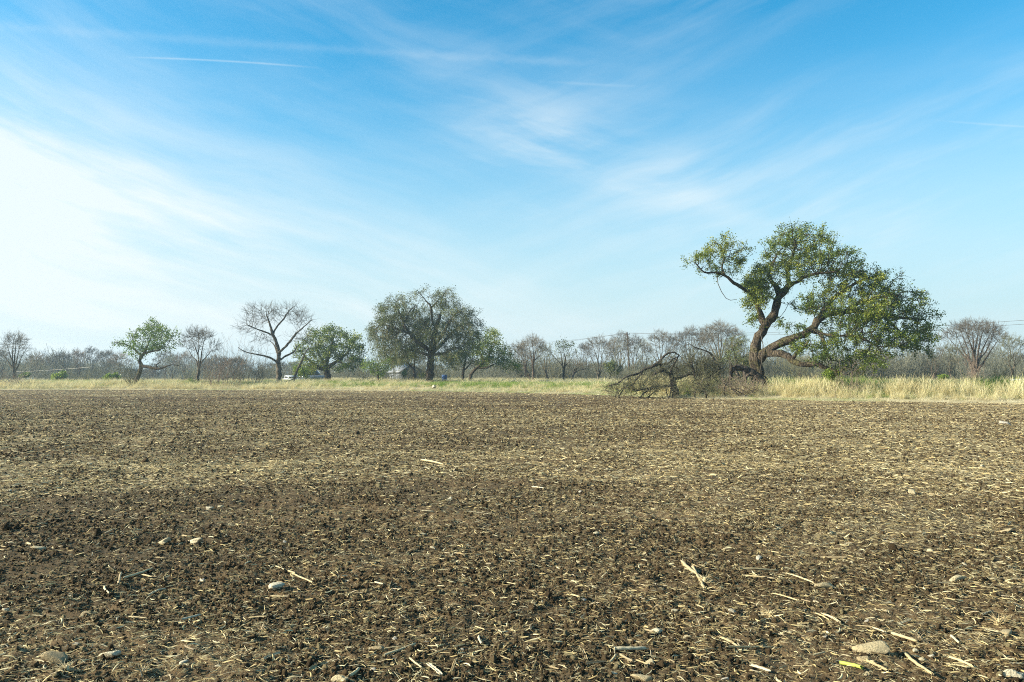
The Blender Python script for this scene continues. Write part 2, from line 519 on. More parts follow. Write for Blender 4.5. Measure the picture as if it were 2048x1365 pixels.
# ------------------------------------------------------------------ scattering by geometry nodes (uncountable stuff only)
def scatter(name, P, rot_, scl, idx, protos, label=None, cat=None):
    n = len(P)
    me = bpy.data.meshes.new(name)
    me.vertices.add(n); me.vertices.foreach_set('co', np.ascontiguousarray(P, np.float32).ravel())
    for k, typ, dat, key in (('rot', 'FLOAT_VECTOR', rot_, 'vector'), ('scl', 'FLOAT_VECTOR', scl, 'vector'), ('idx', 'INT', idx, 'value')):
        a = me.attributes.new(k, typ, 'POINT')
        a.data.foreach_set(key, np.ascontiguousarray(dat, np.int32 if typ == 'INT' else np.float32).ravel())
    o = link(name, me); tag(o, label, cat, kind='stuff')
    c = bpy.data.collections.new(name + '_source')
    for k, (pm) in enumerate(protos):
        po = bpy.data.objects.new('%s_source_%02d' % (name, k), pm); c.objects.link(po)
    g = bpy.data.node_groups.new(name + '_scatter', 'GeometryNodeTree')
    g.interface.new_socket('Geometry', in_out='INPUT', socket_type='NodeSocketGeometry')
    g.interface.new_socket('Geometry', in_out='OUTPUT', socket_type='NodeSocketGeometry')
    N = g.nodes; L = g.links
    gi = N.new('NodeGroupInput'); go = N.new('NodeGroupOutput')
    ip = N.new('GeometryNodeInstanceOnPoints'); ci = N.new('GeometryNodeCollectionInfo')
    ci.inputs['Collection'].default_value = c
    ci.inputs['Separate Children'].default_value = True; ci.inputs['Reset Children'].default_value = True
    def na(nm, ty):
        q = N.new('GeometryNodeInputNamedAttribute'); q.data_type = ty; q.inputs['Name'].default_value = nm
        return q.outputs['Attribute']
    L.new(gi.outputs[0], ip.inputs['Points']); L.new(ci.outputs[0], ip.inputs['Instance'])
    ip.inputs['Pick Instance'].default_value = True
    L.new(na('idx', 'INT'), ip.inputs['Instance Index'])
    e2r = N.new('FunctionNodeEulerToRotation'); L.new(na('rot', 'FLOAT_VECTOR'), e2r.inputs[0])
    L.new(e2r.outputs[0], ip.inputs['Rotation'])
    L.new(na('scl', 'FLOAT_VECTOR'), ip.inputs['Scale'])
    L.new(ip.outputs[0], go.inputs[0])
    mod = o.modifiers.new('scatter', 'NODES'); mod.node_group = g
    return o

def ico(sub):
    import bmesh
    bm = bmesh.new(); bmesh.ops.create_icosphere(bm, subdivisions=sub, radius=1.0)
    V = np.array([v.co[:] for v in bm.verts]); F = np.array([[v.index for v in f.verts] for f in bm.faces], np.int32)
    bm.free(); return V, F
def lump(seed, sub, amp, flat=1.0, facets=0):
    r_ = np.random.default_rng(seed)
    V, F = ico(sub)
    off = r_.random(3) * 50
    d = np.array([mnoise.noise(Vector(v * 1.1 + off)) + 0.5 * mnoise.noise(Vector(v * 2.6 + off)) + 0.25 * mnoise.noise(Vector(v * 6 + off)) for v in V])
    V = V * (1 + amp * d)[:, None]
    for _ in range(facets):
        n = r_.normal(size=3); n /= np.linalg.norm(n); h = r_.uniform(0.45, 0.8)
        s = V @ n; k = s > h
        V[k] -= ((s[k] - h) * 0.88)[:, None] * n
    V[:, 2] *= flat
    return V, F

crumb = []
for k in range(7):
    V, F = lump(100 + k, 1 if k < 4 else 2, 0.75, 0.8)
    crumb.append(mesh_from('crumb', V, F, M['crumb'], k >= 4))

def wedge(n, r0, r1, p, half=0.74):
    """random points, density ~ r^-p, in the seen wedge"""
    u = rng.random(n); q = 2 - p
    r = (r0 ** q + u * (r1 ** q - r0 ** q)) ** (1 / q) if abs(q) > 1e-6 else r0 * (r1 / r0) ** u
    a = rng.uniform(-half, half, n)
    return r * np.sin(a), r * np.cos(a), r

# crumbs and clods of soil
x, y, r = wedge(880000, 3.0, 96, 1.75, 0.68)
keep = outside(x, y) < 0.3
cl = fbm(x * 1.1 + 3, y * 1.3, 3)
keep &= rng.random(len(x)) < np.clip(0.72 + 2.2 * cl, 0.15, 1)
x, y, r, cl = x[keep], y[keep], r[keep], cl[keep]
n = len(x)
rc = np.minimum(r, 34)
s = 0.0033 * np.exp(rng.exponential(0.46, n)) * (0.72 + 0.058 * rc) * (1 - 0.35 * sm(r, 30, 75))
s = np.minimum(s, 0.012 + 0.0007 * rc) * np.where(rng.random(n) < .006, rng.uniform(1.3, 2.3, n), 1)
z = soil_h(x, y) + s * rng.uniform(-0.2, 0.5, n)
rot_ = rng.uniform(0, 6.28, (n, 3)); scl = s[:, None] * rng.uniform(0.75, 1.3, (n, 3))
idx = np.where(s > 0.014, rng.integers(4, 7, n), rng.integers(0, 4, n))
scatter('soil_crumbs', np.stack([x, y, z], -1), rot_, scl, idx, crumb)

# chopped straw: fibres (x long axis, unit length)
def fibre(seed, w, seg=3, bend=0.15, leaf=False):
    r_ = np.random.default_rng(seed)
    t = np.linspace(-0.5, 0.5, seg + 1)
    yy = bend * (t * 2) ** 2 * r_.choice([-1, 1]) * r_.random() + 0.08 * r_.normal(size=seg + 1) * bend
    zz = 0.10 * np.abs(r_.normal()) * (0.25 - t * t) * 4 * r_.random()
    w_ = w * (1 - 0.6 * np.abs(t * 2) ** 3) * (1 if not leaf else 1)
    V = []
    for k in range(seg + 1):
        w_[k] *= 0.62
        V += [(t[k], yy[k] - w_[k], zz[k] if np.ndim(zz) else zz), (t[k], yy[k] + w_[k], (zz[k] if np.ndim(zz) else zz)), (t[k], yy[k], (zz[k] if np.ndim(zz) else zz) + w_[k] * 0.9)]
    F = []
    for k in range(seg):
        a = 3 * k
        F += [(a, a + 2, a + 5, a + 3), (a + 2, a + 1, a + 4, a + 5)]
    return mesh_from('straw', np.array(V), np.array(F, np.int32), M['straw'], False)
straws = [fibre(1, 0.018), fibre(2, 0.03, 3, 0.14), fibre(3, 0.045, 2, 0.1), fibre(4, 0.07, 3, 0.2), fibre(5, 0.11, 3, 0.15), fibre(6, 0.025, 4, 0.3)]
def sow(name, n, r0, r1, p, l0, l1, grow, lift=0.3):
    x, y, r = wedge(n, r0, r1, p, 0.70)
    k = (outside(x, y) < 0.4) & (rng.random(n) < straw_d(x, y) * 1.05)
    x, y, r = x[k], y[k], r[k]; n = len(x)
    L_ = l0 * (l1 / l0) ** (rng.random(n) ** 1.8) * (1 + grow * r)
    rot_ = np.stack([rng.normal(0, 0.5, n), rng.normal(0, 0.22, n), rng.uniform(0, 6.28, n)], -1)
    z = soil_h(x, y) + 0.006 + 0.04 * L_ + 0.0006 * r
    scl = np.stack([L_, L_ * rng.uniform(0.6, 1.1, n) + 0.004, L_ + 0.006], -1)
    scatter(name, np.stack([x, y, z], -1), rot_, scl, rng.integers(0, 6, n), straws)
sow('straw_litter', 560000, 3.0, 17, 1.35, 0.006, 0.07, 0.02)
sow('distant_straw_litter', 560000, 12, 92, 1.10, 0.032, 0.12, 0.014)

# ------------------------------------------------------------------ trees
def unit(v): return v / (np.linalg.norm(v, axis=-1, keepdims=True) + 1e-9)

def catmull(P, step):
    P = np.asarray(P, float); out = []
    for i in range(len(P) - 1):
        p0 = P[max(i - 1, 0)]; p1 = P[i]; p2 = P[i + 1]; p3 = P[min(i + 2, len(P) - 1)]
        n = max(1, int(round(np.linalg.norm((p2 - p1)[:3]) / step)))
        for t in np.arange(n) / n:
            out.append(0.5 * ((2 * p1) + (-p0 + p2) * t + (2 * p0 - 5 * p1 + 4 * p2 - p3) * t * t + (-p0 + 3 * p1 - 3 * p2 + p3) * t ** 3))
    out.append(P[-1])
    return np.array(out)

class Tree:
    def __init__(s, base, seed):
        s.base = np.asarray(base, float); s.r = np.random.default_rng(seed)
        s.P = np.zeros((0, 3)); s.par = np.zeros(0, int); s.rad = np.zeros(0); s.lv = np.zeros(0, int); s.runs = []
    def limb(s, pts, step=0.35, lv=0, wob=0.0):
        """pts: (x, y, z, radius) local to base; joined to the nearest earlier node"""
        C = catmull(pts, step)
        if wob: C[1:-1, :3] += s.r.normal(0, wob, (len(C) - 2, 3)) * C[1:-1, 3:4]
        n0 = len(s.P)
        if n0 == 0: par = -1
        else: par = int(np.argmin(((s.P - C[0, :3]) ** 2).sum(1)))
        if n0 and np.linalg.norm(s.P[par] - C[0, :3]) < step * 0.9: C = C[1:]
        n = len(C)
        s.P = np.vstack([s.P, C[:, :3]]); s.rad = np.concatenate([s.rad, np.maximum(C[:, 3], 0.01)])
        s.par = np.concatenate([s.par, [par], np.arange(n0, n0 + n - 1)]).astype(int)
        s.lv = np.concatenate([s.lv, np.full(n, lv)]).astype(int); s.runs.append((n0, n0 + n))
    def grow(s, A, step, kill, iters=60, jit=0.15, trop=(0, 0, 0), infl=1e9):
        A = np.asarray(A); n0 = len(s.P)
        P = list(s.P); par = list(s.par); kids = {}
        D = ((A[:, None] - s.P[None]) ** 2).sum(2); near = D.argmin(1); dist = D.min(1)
        alive = np.ones(len(A), bool); tr = np.asarray(trop)
        for _ in range(iters):
            k = alive & (dist < infl ** 2)
            if not k.any(): break
            idx = near[k]; Pn = np.array(P)
            d = unit(A[k] - Pn[idx])
            u, inv = np.unique(idx, return_inverse=True)
            acc = np.zeros((len(u), 3)); np.add.at(acc, inv, d)
            acc = unit(unit(acc) + s.r.normal(0, jit, acc.shape) + tr)
            new = []; 
            for q, j in enumerate(u):
                if kids.get(j, 0) >= 3: continue
                kids[j] = kids.get(j, 0) + 1
                new.append(Pn[j] + acc[q] * step); par.append(int(j))
            if not new:
                alive &= False; break
            m0 = len(P); P.extend(new); N = np.array(new)
            Dn = ((A[:, None] - N[None]) ** 2).sum(2); a = Dn.argmin(1); dn = Dn.min(1)
            b = dn < dist; near[b] = a[b] + m0; dist[b] = dn[b]
            alive &= dist > kill ** 2
            blocked = np.array([kids.get(int(j), 0) >= 3 for j in near]); alive &= ~blocked
        m = len(P) - n0
        s.P = np.array(P); s.par = np.array(par, int)
        s.rad = np.concatenate([s.rad, np.zeros(m)]); s.lv = np.concatenate([s.lv, np.full(m, 2)]).astype(int)
        s.grown0 = n0
    def pipe(s, tip=0.012, ex=2.4, cap=None):
        n = len(s.P); acc = np.zeros(n); g = s.rad <= 0
        ch = np.zeros(n, int)
        for i in range(n - 1, 0, -1):
            if s.par[i] < 0: continue
            v = acc[i] if ch[i] else tip ** ex
            if g[i]: s.rad[i] = min((v + 0.12 * tip ** ex) ** (1 / ex), s.rad[s.par[i]] * 0.85 if (not g[s.par[i]] and s.rad[s.par[i]] > 0) else 9)
            acc[s.par[i]] += v; ch[s.par[i]] += 1
        return
    def tips(s, maxr):
        k = np.where((s.rad < maxr) & (s.lv >= 2))[0]
        return k
    def dirs(s):
        d = np.zeros_like(s.P); k = s.par >= 0
        d[k] = s.P[k] - s.P[s.par[k]]
        return unit(d)
    def twigs(s, at_, num, L, segs, spread, trop, r0, r1, lv=3, outw=0.0, ctr=None, jit=0.12, along=True):
        """num curved twigs from each node listed"""
        D = s.dirs(); I = np.repeat(np.asarray(at_), num)
        if not len(I): return
        n = len(I)
        d = unit(D[I] * 1.0 + s.r.normal(0, spread, (n, 3)))
        if outw and ctr is not None: d = unit(d + outw * unit(s.P[I] - ctr))
        L_ = L * s.r.uniform(0.55, 1.25, n)
        prev = s.P[I]; pi = I.copy()
        if along:
            kk = s.par[I] >= 0; f = s.r.random((n, 1))
        for q in range(segs):
            d = unit(d + np.asarray(trop) * (q + 1) / segs + s.r.normal(0, jit, (n, 3)))
            p = prev + d * (L_ / segs)[:, None]
            m0 = len(s.P)
            s.P = np.vstack([s.P, p]); s.par = np.concatenate([s.par, pi])
            s.rad = np.concatenate([s.rad, np.full(n, r0 + (r1 - r0) * (q + 1) / segs)])
            s.lv = np.concatenate([s.lv, np.full(n, lv)])
            prev = p; pi = np.arange(m0, m0 + n)
    def tubes(s, mask, k):
        """tube geometry for the edges whose child node is in mask"""
        e = np.where(mask & (s.par >= 0))[0]
        if not len(e): return None
        D = s.P - s.P[np.maximum(s.par, 0)]
        tdir = unit(D)
        # smooth tangent at nodes: mean with main child
        main = np.full(len(s.P), -1); best = np.zeros(len(s.P))
        for i in np.where(s.par >= 0)[0]:
            p = s.par[i]
            if s.rad[i] > best[p]: best[p] = s.rad[i]; main[p] = i
        T = tdir.copy(); hm = main >= 0
        T[hm] = unit(tdir[hm] + tdir[main[hm]])
        root = s.par < 0; T[root & hm] = tdir[main[root & hm]]
        def rings(C, T_, r_, kk):
            ref = np.array([0.31, 0.83, 0.46])
            u = unit(np.cross(T_, ref)); w = np.cross(T_, u)
            a = 2 * np.pi * np.arange(kk) / kk
            rr = r_[:, None, None]
            if kk > 5:
                ph = (C @ np.array([2.1, 1.3, 0.9]))[:, None]
                kn = fbm(C[:, 0] * 2.3 + C[:, 2] * 1.7 + 50, C[:, 2] * 2.9 + C[:, 1] + 20, 2)[:, None]
                rr = rr * (1 + 0.35 * kn + 0.09 * np.sin(3 * a[None] + ph) + 0.07 * np.sin(5 * a[None] + 2.3 * ph) + 0.04 * np.sin(8 * a[None] + 4.1 * ph))[:, :, None]
            return C[:, None] + rr * (np.cos(a)[None, :, None] * u[:, None] + np.sin(a)[None, :, None] * w[:, None])
        r1 = s.rad[e]; p = s.par[e]
        ismain = main[p] == e
        r0 = np.where(ismain, s.rad[p], np.minimum(s.rad[p] * 0.9, r1 * 1.25))
        T0 = np.where(ismain[:, None], T[p], tdir[e])
        A = rings(s.P[p], T0, r0, k); B = rings(s.P[e], T[e], r1, k)
        V = np.concatenate([A, B], 1).reshape(-1, 3)
        o = np.arange(len(e))[:, None] * (2 * k)
        F = []
        for i in range(k):
            j = (i + 1) % k
            F.append(np.concatenate([o + i, o + j, o + k + j, o + k + i], 1))
        F = np.concatenate(F)
        q = s.P[e]; cl_ = np.array(fbm(q[:, 0] * .9 + q[:, 1] * .6 + 40, q[:, 2] * .9 + 3, 2))
        tint = np.repeat(np.clip(.5 + 1.3 * cl_ + s.r.normal(0, .18, len(e)), 0, 1), 2 * k)
        return V, F.astype(np.int32), tint
    def leaves(s, at_, num, size, spread, clump=0.0, aspect=0.6, shade=None):
        """small diamond leaves round the listed nodes, thick in some sprays and thin in others"""
        at_ = np.asarray(at_); q = s.P[at_]
        w = np.array([mnoise.noise(Vector(p * 1.15 + 31.7)) + 0.6 * mnoise.noise(Vector(p * 2.7)) for p in q])
        I = np.repeat(at_, np.clip(num * (0.95 + 3.2 * w), 0, num * 3).astype(int)); n = len(I)
        C = s.P[I] + s.r.normal(0, spread, (n, 3))
        nr = unit(s.r.normal(0, 1, (n, 3)) + np.array([0, 0, 0.5])); a = unit(np.cross(nr, s.r.normal(0, 1, (n, 3)))); b = np.cross(nr, a)
        L = (size * s.r.uniform(0.6, 1.35, n))[:, None] / 2
        V = np.stack([C - a * L, C + b * L * aspect, C + a * L, C - b * L * aspect], 1).reshape(-1, 3)
        F = np.arange(4 * n).reshape(n, 4).astype(np.int32)
        q = s.P[I]
        base_t = 0.5 + 0.9 * np.array(fbm(q[:, 0] * 0.8 + q[:, 1] * 0.5 + 11, q[:, 2] * 0.9 + 7, 2))
        t = np.clip(base_t + s.r.normal(0, 0.17, n), 0, 1)
        return V, F, np.repeat(t, 4)

def part(parent, name, geo, mat, smooth=False):
    V, F, t = geo
    me = mesh_from(name, V, F, mat, smooth, {'tint': t})
    return link(name, me, parent)

def px_pts(pts, Y, base):
    out = []
    for px, py, dz, r in pts:
        p = at(px, py, Y + dz) - base
        out.append((p[0], p[1], p[2], r))
    return out

def blob_pts(t, blobs, n, Y, base):
    w = np.array([b[2] * b[3] * (b[6] if len(b) > 6 else 1.0) for b in blobs], float); w /= w.sum()
    out = []
    for b, q in zip(blobs, w):
        m = max(3, int(n * q)); px, py, rx, ry, dz, rz = b[:6]
        v = t.r.normal(size=(m, 3)); v = unit(v) * (t.r.random((m, 1)) ** (1 / 2.4))
        k = (Y + dz) / FPX
        c = at(px, py, Y + dz) - base
        out.append(c + v * np.array([rx * k, rz, ry * k]))
    return np.concatenate(out)

def ground_at(px, Y):
    X = (px - CX) / FPX * Y
    return np.array([X, Y, float(land_h(np.array([X]), np.array([Y]))[0])])

# ---- the great leaning live oak by the field edge
OY = 57.0
ob = ground_at(1516, OY)
t = Tree(ob, 11)
L = lambda pts: px_pts(pts, OY, ob)
zb = (HZN + (EYE - ob[2]) * FPX / OY)
t.limb(L([(1526, zb + 6, 0, .90), (1522, 770, 0, 0.60), (1516, 748, 0, 0.46), (1513, 725, 0, 0.43), (1510, 702, 0, 0.37), (1514, 682, -.2, 0.33), (1524, 664, -.3, 0.31), (1531, 650, -.3, 0.30)]), 0.3, 0, 0.10)
nt0 = len(t.P)
t.limb(L([(1532, 648, -.3, .33), (1546, 632, -.3, .29), (1553, 612, -.2, .26), (1559, 594, 0, .25), (1573, 576, .2, .21), (1577, 560, .3, .15), (1574, 540, .4, .15), (1584, 516, .5, .11), (1592, 490, .6, .07)]), 0.3, 1, 0.12)
t.limb(L([(1572, 576, .2, .17), (1588, 567, .2, .14), (1606, 556, -.3, .12), (1622, 550, -.8, .10), (1645, 546, -1.2, .08), (1672, 544, -1.5, .05)]), 0.3, 1, 0.15)
t.limb(L([(1560, 594, 0, .24), (1555, 580, .3, .20), (1548, 570, .8, .16), (1538, 552, 1.2, .12), (1545, 530, 1.5, .09), (1556, 505, 1.6, .05)]), 0.3, 1, 0.15)
t.limb(L([(1532, 650, -.3, .26), (1524, 640, -.2, .22), (1518, 622, .1, .18), (1514, 606, .3, .16), (1504, 590, .2, .13), (1486, 578, -.2, .13), (1468, 566, -.5, .11), (1450, 552, -.6, .10), (1432, 545, -.6, .08), (1408, 545, -.7, .06), (1390, 525, -.8, .035)]), 0.3, 1, 0.15)
t.limb(L([(1450, 552, -.6, .08), (1444, 535, -.3, .07), (1448, 515, 0, .05), (1440, 490, .2, .03)]), 0.3, 1, 0.15)
t.limb(L([(1514, 726, 0, .38), (1528, 708, -.5, .34), (1550, 693, -1.0, .31), (1575, 681, -1.5, .28), (1600, 671, -2.0, .25), (1620, 660, -2.2, .25), (1634, 643, -2.3, .25), (1655, 630, -2.2, .20), (1690, 624, -2.0, .16), (1725, 624, -1.6, .13), (1765, 632, -1.2, .10), (1805, 636, -.8, .10), (1850, 640, -.5, .05)]), 0.3, 1, 0.12)
t.limb(L([(1634, 645, -2.3, .22), (1648, 622, -1.8, .19), (1664, 600, -1.2, .16), (1690, 580, -.6, .12), (1722, 562, 0, .08), (1752, 552, .4, .05)]), 0.3, 1, 0.15)
t.limb(L([(1690, 624, -2.0, .16), (1720, 606, -1.6, .13), (1758, 596, -1.0, .10), (1800, 590, -.5, .05)]), 0.3, 1, 0.15)
t.limb(L([(1622, 660, -2.2, .2), (1640, 668, -2.8, .13), (1648, 684, -3.1, .11), (1652, 704, -3.2, .09), (1664, 722, -3.2, .07)]), 0.3, 1, 0.15)
t.limb(L([(1640, 668, -2.8, .10), (1672, 672, -3.4, .08), (1710, 672, -3.8, .09), (1750, 690, -4.0, .05)]), 0.3, 1, 0.15)
t.limb(L([(1765, 632, -1.2, .11), (1790, 655, -1.4, .08), (1815, 680, -1.4, .05)]), 0.3, 1, 0.15)
t.limb(L([(1530, 712, -.4, .28), (1548, 707, -1.2, .26), (1570, 710, -1.8, .25), (1588, 724, -2.4, .20), (1606, 730, -2.8, .18), (1630, 728, -3.2, .16), (1652, 736, -3.6, .13), (1678, 746, -4.0, .10)]), 0.3, 1, 0.12)
t.limb(L([(1586, 720, -2.3, .13), (1594, 706, -2.4, .11), (1608, 696, -2.6, .09), (1618, 680, -2.8, .06)]), 0.3, 1, 0.15)
blobs = [(1402, 522, 28, 22, -.7, 1.5), (1440, 500, 36, 32, 0, 2.0), (1476, 512, 24, 26, .2, 1.6), (1448, 545, 30, 12, -.5, 1.2),
 (1592, 478, 42, 34, .6, 2.4), (1556, 510, 36, 38, 1.2, 2.4), (1622, 496, 50, 36, .2, 2.6), (1664, 522, 42, 32, -1, 2.4), (1600, 532, 56, 26, .5, 2.8),
 (1655, 482, 16, 14, 0, 1.2), (1512, 588, 26, 44, .3, 2.0, 1.9), (1524, 548, 32, 24, .8, 1.8), (1500, 640, 14, 12, .2, 1.0),
 (1700, 552, 52, 34, -.4, 3.0), (1752, 574, 56, 36, -.4, 3.2), (1795, 612, 52, 36, -.6, 3.2), (1838, 636, 40, 24, -.5, 2.2), (1738, 628, 64, 30, -1.6, 3.2),
 (1704, 664, 58, 28, -3, 3.0), (1764, 682, 58, 32, -3, 3.0), (1726, 716, 54, 22, -3.5, 2.4), (1822, 678, 38, 34, -1.4, 2.4), (1655, 596, 34, 28, -1.2, 2.4),
 (1618, 618, 22, 14, -1.4, 1.4), (1576, 655, 30, 12, -1.6, 1.5, .7), (1604, 694, 34, 18, -2.6, 1.8), (1644, 702, 30, 26, -3.2, 2.0, .8), (1676, 738, 30, 14, -4, 1.6), (1850, 700, 14, 22, -1, 1.2, .7), (1640, 715, 30, 22, -3.2, 1.8), (1598, 556, 30, 14, -1.6, 1.2), (1628, 600, 26, 22, -2.6, 1.2), (1680, 618, 36, 18, -3.6, 1.0), (1740, 640, 40, 22, -3.8, 1.2), (1760, 600, 44, 26, -2.6, 1.4), (1560, 548, 22, 20, -.6, 1.2), (1700, 740, 30, 12, -3.6, 1.6), (1850, 662, 24, 18, -.8, 1.6)]
A = blob_pts(t, blobs, 3400, OY, ob)
t.grow(A, 0.30, 0.34, 70, 0.22, (0, 0, .03))
t.pipe(0.014, 2.3)
g = np.where((t.lv == 2) & (t.rad < 0.035))[0]
t.twigs(g, 1, 0.55, 2, 0.75, (0, 0, .15), 0.010, 0.006, 3)
tree = empty('live_oak', ob, 'tall leaning live oak with forked crooked trunk and low sprawling limbs at the field edge', 'oak tree')
m = np.zeros(len(t.P), bool); m[:nt0] = True
part(tree, 'trunk', t.tubes(m, 14), M['oak_bark'], True)
# every hand-set limb is a part
for s0, e0 in t.runs[1:]:
    m = np.zeros(len(t.P), bool); m[s0:e0] = True
    part(tree, 'limb', t.tubes(m, 10), M['oak_bark'], True)
part(tree, 'branches', t.tubes(t.lv == 2, 4), M['oak_bark'], True)['kind'] = 'stuff'
part(tree, 'twigs', t.tubes(t.lv == 3, 3), M['oak_bark'])['kind'] = 'stuff'
lf = np.where(((t.lv == 3) | ((t.lv == 2) & (t.rad < 0.02))))[0]
gc = at(1511, 590, OY + .3) - ob
near_ = np.where((np.linalg.norm((t.P - gc) * [1, .8, .62], axis=1) < 1.15) & (t.lv >= 2))[0]
Vl, Fl, Tl = t.leaves(lf, 12, 0.11, 0.11)
V2, F2, T2 = t.leaves(near_, 16, 0.115, 0.20)
part(tree, 'crown', (np.vstack([Vl, V2]), np.vstack([Fl, F2 + len(Vl)]), np.concatenate([Tl, np.clip(T2 + .15, 0, 1)])), M['oak_leaf'])
print('oak leaves', len(lf) * 13, 'nodes', len(t.P))
# dangling vine and dead hanging twigs
mb = MB()
mb.tube([at(x_, y_, OY - .7) - ob for x_, y_ in ((1434, 552), (1436, 568), (1443, 584), (1452, 597), (1461, 601), (1474, 599))], [.03, .028, .025, .022, .02, .012], 5)
mb.tube([at(x_, y_, OY - .9) - ob for x_, y_ in ((1520, 662), (1526, 690), (1524, 720), (1518, 756))], [.03, .028, .028, .03], 5)
mb.tube([at(x_, y_, OY + .1) - ob for x_, y_ in ((1578, 606), (1570, 622), (1556, 640), (1548, 652))], [.02, .02, .015, .01], 5)
mb.tube([at(x_, y_, OY - 3.3) - ob for x_, y_ in ((1656, 680), (1668, 700), (1672, 722), (1670, 742))], [.03, .03, .025, .02], 5)
link('hanging_vine', mb.mesh('hanging_vine', M['twig'], True), tree)['label'] = 'thin bare vines looping and hanging below the limbs'

# ---- general tree
def make_tree(name, label, cat, group, Y, px, limbs, blobs, n=500, step=0.4, kill=0.42, jit=0.2, trop=(0, 0, 0), bark='grey_bark', tw='twig',
              twig=None, leaf=None, tip=0.014, seed=1, infl=1e9, fan=None, base=None, hang=None, leafy_frac=1.0):
    b = ground_at(px, Y) if base is None else base
    t = Tree(b, seed)
    gy = HZN + (EYE - b[2]) * FPX / Y
    for q, l in enumerate(limbs):
        pts = [list(p) for p in l]
        if q == 0: pts[0][1] = gy + 3
        t.limb(px_pts(pts, Y, b), step * 0.9, 0 if q == 0 else 1, 0.15)
    n0 = len(t.P)
    A = blob_pts(t, blobs, n, Y, b)
    t.grow(A, step, kill, 60, jit, trop, infl)
    t.pipe(tip, 2.3)
    ctr = t.P[:n0].mean(0)
    if fan:      # fine twigs: (per node, length, segs, spread, trop, r0, r1, second)
        k = np.where((t.lv == 2) & (t.rad < fan[7] if len(fan) > 7 else (t.lv == 2)))[0]
        t.twigs(k, fan[0], fan[1], fan[2], fan[3], fan[4], fan[5], fan[6], 3, 0.35, ctr)
        k3 = np.where(t.lv == 3)[0]
        if len(fan) > 8 and fan[8]:
            k3 = t.r.permutation(k3)[:int(len(k3) * 0.8)]
            t.twigs(k3, fan[8], fan[1] * 0.5, 2, fan[3] * 1.1, fan[4], fan[6], fan[6] * 0.7, 3, 0.2, ctr)
    if hang:
        k = np.where((t.lv == 2))[0]; k = t.r.permutation(k)[:hang[0]]
        t.twigs(k, hang[1], hang[2], 4, 0.45, (0, 0, -1.3), hang[3], hang[3] * 0.6, 3, 0.5, ctr, 0.18)
        k3 = t.r.permutation(np.where(t.lv == 3)[0])[:hang[4]]
        t.twigs(k3, 2, hang[2] * 0.35, 2, 0.6, (0, 0, -.5), hang[3] * 0.6, hang[3] * 0.45, 3, 0.2, ctr, 0.2)
    root = empty(name, b, label, cat, group)
    part(root, 'trunk', t.tubes(t.lv == 0, 9), M[bark], True)
    for s0, e0 in t.runs[1:]:
        m = np.zeros(len(t.P), bool); m[s0:e0] = True
        part(root, 'limb', t.tubes(m, 7), M[bark], True)
    if leaf:
        part(root, 'branches', t.tubes((t.lv == 2) if fan else (t.lv >= 2), 3), M[bark])['kind'] = 'stuff'
        if fan: part(root, 'twigs', t.tubes(t.lv == 3, 3), M[tw])['kind'] = 'stuff'
        nodes = np.where((t.lv == 3) | ((t.lv == 2) & (t.rad < leaf[4])))[0]
        if leafy_frac < 1: nodes = t.r.permutation(nodes)[:int(len(nodes) * leafy_frac)]
        part(root, 'crown', t.leaves(nodes, leaf[1], leaf[2], leaf[3]), M[leaf[0]])
    else:
        part(root, 'branches', t.tubes(t.lv == 2, 4), M[bark])['kind'] = 'stuff'
        g_ = t.tubes(t.lv == 3, 3)
        if g_ is not None: part(root, 'crown', g_, M[tw])
    return root, t

UP = (0, 0, .10)
# bare pale tree with two great forks
make_tree('bare_tree', 'bare pale-barked tree with wide forked crown and one long low branch reaching left', 'tree', None, 100, 557,
 [[(557, 770, 0, .36), (558, 745, 0, .33), (556, 722, 0, .28), (557, 703, 0, .26), (552, 684, 0, .2), (546, 670, 0, .17), (540, 650, 0, .12), (533, 630, 0, .07)],
  [(546, 668, 0, .12), (553, 655, .5, .11), (566, 640, .8, .10), (578, 622, 1, .06), (590, 612, 1.2, .03)],
  [(546, 672, 0, .11), (530, 664, -.5, .10), (510, 657, -1, .08), (494, 650, -1.2, .04)],
  [(557, 706, 0, .17), (566, 698, -.4, .15), (580, 684, -.8, .14), (592, 668, -1, .11), (608, 654, -1.2, .07), (624, 640, -1.4, .04)],
  [(557, 728, 0, .14), (545, 718, -1, .13), (528, 712, -2, .11), (505, 708, -2.6, .08), (486, 702, -3, .05), (476, 695, -3, .03)],
  [(558, 722, 0, .14), (572, 712, 1, .12), (588, 704, 1.5, .1), (594, 690, 1.6, .06)],
  [(556, 712, 0, .08), (548, 690, 1, .07), (538, 682, 1.5, .03)]],
 [(525, 632, 40, 22, 0, 2.2), (496, 652, 22, 16, -1, 1.6), (585, 625, 26, 18, 1, 1.8), (600, 640, 28, 14, -1, 1.6), (545, 622, 16, 10, 0, 1.5), (528, 676, 26, 12, -1, 1.5, .6), (600, 676, 24, 14, -1, 1.5, .6), (500, 705, 26, 8, -2.5, 1, .4)],
 760, .36, .36, .14, UP, 'grey_bark', 'twig', tip=.011, seed=21, fan=(2, .85, 3, .34, (0, 0, .12), .009, .006, .035, 1))
